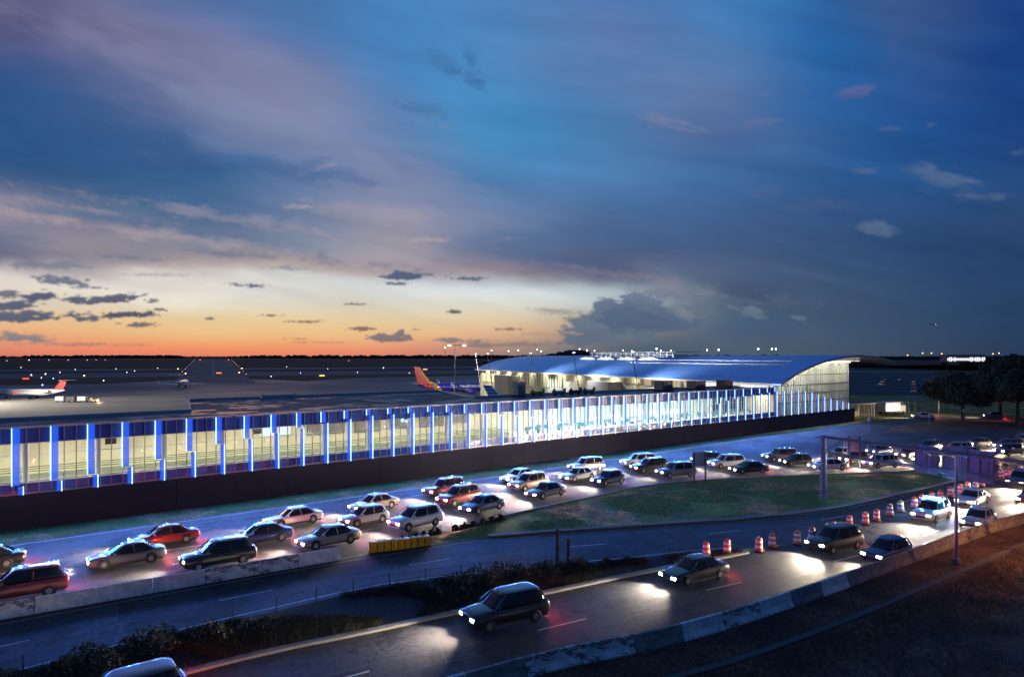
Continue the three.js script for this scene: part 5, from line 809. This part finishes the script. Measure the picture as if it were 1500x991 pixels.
  const bankY = (x, d) => { let m = 1e9; for (const p of r3low) m = Math.min(m, Math.hypot(p[0] - x, p[1] - d)); const k = clamp((m + 0.15) / 26, 0, 1); return 0.0 + sstep(0.15, 1, k) * 4.2 + (fbm(x * 0.35, d * 0.35, 4, 5) - 0.5) * 0.9 * sstep(0.15, 0.3, k); };
  const below = (p) => { let m = 1e9, b = null; for (const q of r3low) { const e = Math.hypot(q[0] - p[0], q[1] - p[1]); if (e < m) { m = e; b = q; } } return m > 3.2 && m < 25 && p[1] < b[1]; };
  field('dry_grass', 'dry mown tufts on the dark embankment', 'grass', 24000, [2, 52, 20, 58], below, bankY, std({ color: lin(0.13, 0.09, 0.055), roughness: 1, side: THREE.DoubleSide }), 0.75);
}

// ---------------------------------------------------------------- traffic. Car axes: x to the front, y up.
function skinRings(rings) {                            // a smooth closed skin over rings of points
  const pos = [], idx = [], n = rings[0].length; rings.forEach((r) => r.forEach((p) => pos.push(...p)));
  for (let i = 0; i < rings.length - 1; i++) for (let j = 0; j < n; j++) { const k = (j + 1) % n, a = i * n; idx.push(a + j, a + n + j, a + k, a + k, a + n + j, a + n + k); }
  for (const [b, flip] of [[0, false], [(rings.length - 1) * n, true]]) for (let j = 1; j < n - 1; j++) flip ? idx.push(b, b + j + 1, b + j) : idx.push(b, b + j, b + j + 1);
  const g = new THREE.BufferGeometry(); g.setAttribute('position', new THREE.Float32BufferAttribute(pos, 3)); g.setIndex(idx); g.computeVertexNormals(); g.setAttribute('uv', new THREE.Float32BufferAttribute(new Float32Array(pos.length / 3 * 2), 2)); return g;
}
function loft(st) {                                    // body: stations [x, halfWidth, yLow, yHigh], smoothed between
  const N = 30, rings = [], at = (f, k) => { const i = Math.min(st.length - 2, Math.floor(f)), t = f - i, q = (j) => st[clamp(j, 0, st.length - 1)][k]; return cub(q(i - 1), q(i), q(i + 1), q(i + 2), t); };
  const sec = [[-1, 0.2], [-1.0, 0.42], [-0.99, 0.62], [-0.95, 0.8], [-0.87, 0.92], [-0.7, 0.985], [-0.4, 1.01], [0, 1.02], [0.4, 1.01], [0.7, 0.985], [0.87, 0.92], [0.95, 0.8], [0.99, 0.62], [1.0, 0.42], [1, 0.2], [0.95, 0.06], [0.85, 0], [-0.85, 0], [-0.95, 0.06]];
  for (let i = 0; i <= N; i++) { const f = ((st.length - 1) * i) / N, x = at(f, 0), w = at(f, 1), a = at(f, 2), b = at(f, 3); rings.push(sec.map(([z, y]) => [x, a + (b - a) * y, z * w])); }
  return skinRings(rings);
}
const oval = (xf, xr, hw, y, n = 5, m = 36) => { const out = []; for (let i = 0; i < m; i++) { const a = -(i / m) * Math.PI * 2, c = Math.cos(a), s = Math.sin(a), r = Math.pow(Math.abs(c) ** n + Math.abs(s) ** n, -1 / n); out.push([(xf + xr) / 2 + ((xf - xr) / 2) * c * r, y, hw * s * r]); } return out; };
const cabinAt = (b, t, y0, y1, k) => [lerp(b[0], t[0], Math.pow(k, 0.92)), lerp(b[1], t[1], Math.pow(k, 1.05)), lerp(b[2], t[2], Math.pow(k, 1.25)), lerp(y0, y1, k)];
const frustum = (b, t, y0, y1) => skinRings([0, 0.2, 0.4, 0.6, 0.8, 0.93].map((k) => oval(...cabinAt(b, t, y0, y1, k))));
const roofCap = (b, t, y0, y1) => { const e = cabinAt(b, t, y0, y1, 0.9), f = cabinAt(b, t, y0, y1, 1); return skinRings([oval(e[0] + 0.03, e[1] - 0.03, e[2] + 0.012, e[3]), oval(f[0] - 0.02, f[1] + 0.02, f[2], f[3] - 0.005), oval(f[0] - 0.16, f[1] + 0.16, f[2] - 0.1, f[3] + 0.035), oval(f[0] - 0.5, f[1] + 0.5, f[2] - 0.32, f[3] + 0.052)]); };
const SHAPES = {
  sedan: { body: [[2.34, 0.66, 0.34, 0.6, 0.2], [2.26, 0.78, 0.26, 0.68, 0.25], [1.95, 0.86, 0.2, 0.76, 0.25], [1.1, 0.9, 0.19, 0.87, 0.2], [0.2, 0.91, 0.19, 0.92, 0.12], [-1.2, 0.91, 0.19, 0.95, 0.12], [-1.9, 0.88, 0.22, 0.95, 0.2], [-2.28, 0.8, 0.3, 0.9, 0.25], [-2.36, 0.7, 0.38, 0.8, 0.2]], b: [1.15, -1.85, 0.83], t: [0.28, -1.08, 0.6], y: [0.88, 1.42], wx: [1.42, -1.38] },
  suv: { body: [[2.34, 0.7, 0.38, 0.78, 0.2], [2.26, 0.84, 0.3, 0.9, 0.22], [1.9, 0.91, 0.24, 1.0, 0.22], [1.1, 0.94, 0.24, 1.06, 0.15], [0, 0.95, 0.24, 1.1, 0.1], [-1.6, 0.95, 0.24, 1.12, 0.1], [-2.2, 0.91, 0.28, 1.1, 0.14], [-2.36, 0.84, 0.38, 1.02, 0.14]], b: [1.2, -2.26, 0.88], t: [0.42, -1.9, 0.68], y: [1.06, 1.7], wx: [1.45, -1.4] },
  hatch: { body: [[2.0, 0.66, 0.34, 0.64, 0.2], [1.92, 0.78, 0.27, 0.74, 0.25], [1.6, 0.84, 0.2, 0.82, 0.25], [0.95, 0.87, 0.2, 0.92, 0.2], [0, 0.88, 0.2, 0.97, 0.12], [-1.2, 0.88, 0.2, 0.99, 0.12], [-1.8, 0.84, 0.26, 0.97, 0.16], [-1.95, 0.76, 0.34, 0.88, 0.2]], b: [1.05, -1.86, 0.81], t: [0.25, -1.45, 0.6], y: [0.93, 1.5], wx: [1.22, -1.22] },
};
const carParts = {};
for (const [k, s] of Object.entries(SHAPES)) {
  const f = s.body[0][0], r = s.body[s.body.length - 1][0], [y0, y1] = s.y, bx = s.b, tx = s.t, hy = s.body[1][2] + (s.body[1][3] - s.body[1][2]) * 0.72, hw = s.body[1][1];
  const pil = (xb, xt, z) => { const pts = [0, 0.25, 0.5, 0.75, 0.95].map((k) => { const c = cabinAt(bx, tx, y0, y1, k), inset = Math.abs(xb - bx[0]) < 0.01 || Math.abs(xb - bx[1]) < 0.01 ? 0.93 : 1.0; return V3(lerp(xb, xt, Math.pow(k, 0.95)) * 1 + (inset < 1 ? (xb > 0 ? -0.1 : 0.1) : 0), c[3], z * c[2] * (inset < 1 ? 0.985 : 1.0)); }); return new THREE.TubeGeometry(new THREE.CatmullRomCurve3(pts), 6, 0.035, 6); };
  carParts[k] = {
    body: loft(s.body), glass: frustum(bx, tx, y0 - 0.03, y1), roof: roofCap(bx, tx, y0, y1),
    pillars: merge([1, -1].flatMap((z) => [pil(bx[0], tx[0], z), pil((bx[0] + bx[1]) / 2 - 0.05, (tx[0] + tx[1]) / 2 + 0.1, z), pil(bx[1], tx[1], z)])),
    tyre: new THREE.TorusGeometry(0.25, 0.095, 8, 20), rim: new THREE.CylinderGeometry(0.19, 0.17, 0.16, 10).rotateX(Math.PI / 2), arch: new THREE.CylinderGeometry(0.39, 0.39, 0.06, 20).rotateX(Math.PI / 2),
    head: rbox(0.22, 0.17, 0.36, 0.04), tail: rbox(0.12, 0.15, 0.34, 0.03), mirror: rbox(0.14, 0.12, 0.2, 0.04), grille: box(0.08, 0.14, hw * 0.9, f - 0.03, hy - 0.2, 0), plate: box(0.03, 0.12, 0.32, r - 0.02, hy - 0.08, 0),
    trim: merge([box(f - r - 0.5, 0.1, 0.06, (f + r) / 2, s.body[3][2] + 0.1, s.body[3][1] - 0.005), box(f - r - 0.5, 0.1, 0.06, (f + r) / 2, s.body[3][2] + 0.1, -s.body[3][1] + 0.005)]), f, r, hy, hw, s,
  };
}
const carPaint = [['white', [0.62, 0.62, 0.62]], ['silver', [0.32, 0.33, 0.35]], ['black', [0.015, 0.015, 0.017]], ['grey', [0.12, 0.12, 0.13]], ['dark red', [0.22, 0.015, 0.015]], ['dark blue', [0.02, 0.04, 0.14]], ['beige', [0.36, 0.3, 0.22]]].map(([n, c]) => [n, phys({ color: lin(...c), metalness: 0.2, roughness: 0.35, clearcoat: 1, clearcoatRoughness: 0.06 })]);
const HEAD = 230, TAIL = 8;
const headMat = glow(1, 0.9, 0.72, 24), tailMat = glow(1, 0.035, 0.02, 8), headOff = phys({ color: lin(0.5, 0.5, 0.5), roughness: 0.15 }), tailOff = std({ color: lin(0.25, 0.01, 0.01), roughness: 0.2 }), rimMat = std({ color: lin(0.4, 0.4, 0.42), metalness: 0.8, roughness: 0.35 });
function car(kind, colour, x, d, turn, label, group, lit = true, y = 0.02) {
  const P = carParts[kind], [, m] = carPaint[colour], o = thing('car', label, 'car', [x, y, -d], turn, group);
  const body = part('body', P.body, m, o); part('sill_trim', P.trim, blackMat, body); part('grille', P.grille, blackMat, body); part('number_plate', P.plate, whitePaint, body);
  part('window_glass', P.glass, glassDark, o); part('roof', P.roof, m, o); part('pillars', P.pillars, m, o);
  for (const wx of P.s.wx) for (const s of [1, -1]) { const w = part('wheel', P.tyre, tyreMat, o); w.position.set(wx, 0.345, s * (P.s.body[3][1] - 0.035)); part('rim', P.rim, rimMat, w); const a = part('wheel_arch', P.arch, blackMat, o); a.position.set(wx, 0.38, s * (P.s.body[3][1] - 0.024)); }
  for (const s of [1, -1]) {
    part('headlight', P.head, lit ? headMat : headOff, o).position.set(P.f - 0.1, P.hy - 0.02, s * P.hw * 0.72); part('taillight', P.tail, lit ? tailMat : tailOff, o).position.set(P.r + 0.06, P.hy + 0.06, s * P.hw * 0.78);
    part('mirror', P.mirror, m, o).position.set(P.s.b[0] - 0.35, P.s.y[0] + 0.08, s * (P.s.body[3][1] + 0.06));
    if (lit) {
      const l = new THREE.SpotLight(lin(1, 0.84, 0.62), HEAD, 0, 0.85, 1); l.name = 'headlight_beam'; l.shadow.radius = 5; l.position.set(P.f + 0.2, P.hy - 0.02, s * P.hw * 0.72); o.add(l);
      const t = new THREE.Object3D(); t.name = 'aim'; t.position.set(P.f + 12, 0.2, s * P.hw * 0.9); o.add(t); l.target = t;
      const q = new THREE.PointLight(lin(1, 0.05, 0.03), TAIL); q.name = 'taillight_glow'; q.shadow.radius = 4; q.position.set(P.r - 0.08, P.hy + 0.06, s * P.hw * 0.78); o.add(q);
    }
  }
  return o;
}

{
  const rnd = mulberry(63), kinds = ['sedan', 'suv', 'hatch'], names = { sedan: 'saloon car', suv: 'tall estate car', hatch: 'small hatchback' };
  const laneName = ['in the lane beside the glass front', 'in the middle lane before the front', 'in the lane beside the grass island'];
  lane1.forEach((pl, i) => { let last = -1; for (const [x, d, a] of along(pl, 1, 0)) { if (x < -44 || x > 92) continue; if (last !== -1 && Math.hypot(x - last[0], d - last[1]) < last[2]) continue; const k = kinds[Math.floor(rnd() * 3)], c = Math.floor(rnd() * carPaint.length); car(k, c, x, d, a + Math.PI, `${carPaint[c][0]} ${names[k]}, lamps lit, ${laneName[i]}`, 'traffic under the glass front'); last = [x, d, 7 + rnd() * 4]; } });
  const laneName3 = ['in the lane beside the kerb and drums', 'in the lane nearer the embankment barrier'];
  lane3.forEach((pl, i) => { let last = -1; for (const [x, d, a] of along(pl, 1, i * 7)) { if (x < -16 || x > 74 || (i && x < 26)) continue; if (Math.abs(x - 37.5) < 7 && !i) continue; if (last !== -1 && Math.hypot(x - last[0], d - last[1]) < last[2]) continue; const k = kinds[Math.floor(rnd() * 3)], c = Math.floor(rnd() * carPaint.length); car(k, c, x, d, a + Math.PI, `${carPaint[c][0]} ${names[k]}, lamps lit, ${laneName3[i]}`, 'traffic on the road in front'); last = [x, d, 12 + rnd() * 8]; } });
  // police car with its blue bar lit
  const pp = along(lane3[0], 0.5).reduce((b, p) => (Math.abs(p[0] - 37) < Math.abs(b[0] - 37) ? p : b)), pc = car('suv', 0, pp[0], pp[1], pp[2] + Math.PI, 'white patrol car with blue roof lights flashing beside the drums', 'traffic on the road in front');
  pc.name = numbered('patrol_car'); const lb = part('light_bar', rbox(0.3, 0.14, 1.2, 0.05, -0.4, 1.83, 0), glow(0.1, 0.55, 1, 16), pc); part('bar_base', box(0.34, 0.06, 1.24, -0.4, 1.74, 0), blackMat, lb); for (const s of [-0.9, 0.9]) { const l = new THREE.PointLight(lin(0.06, 0.4, 1), 60); l.name = 'blue_light'; l.shadow.radius = 8; l.position.set(-0.4, 1.9, s); pc.add(l); }
  car('sedan', 0, 95.3, 158, 2.8, 'white saloon car with bright lamps on the service road', 'cars on the service road');
  car('hatch', 3, 112, 158.5, 2.6, 'grey hatchback behind the round tree on the service road', 'cars on the service road');
  // car park beyond the gate, lamps off
  let n = 0; for (let row = 0; row < 5; row++) for (let i = 0; i < 13; i++) { if (rnd() < 0.3) continue; const d = 268 + row * 34 + (rnd() - 0.5) * 1.2, x = 142 + row * 20 + i * 8.4; const k = kinds[Math.floor(rnd() * 3)], c = Math.floor(rnd() * carPaint.length); car(k, c, x, d, Math.PI / 2 + (rnd() - 0.5) * 0.1, `${carPaint[c][0]} ${names[k]} standing unlit in the far car park`, 'cars in the far car park', false); n++; }
}
scene.traverse((o) => { if (o.isMesh) { o.castShadow = true; o.receiveShadow = true; } });
renderer.render(scene, camera);
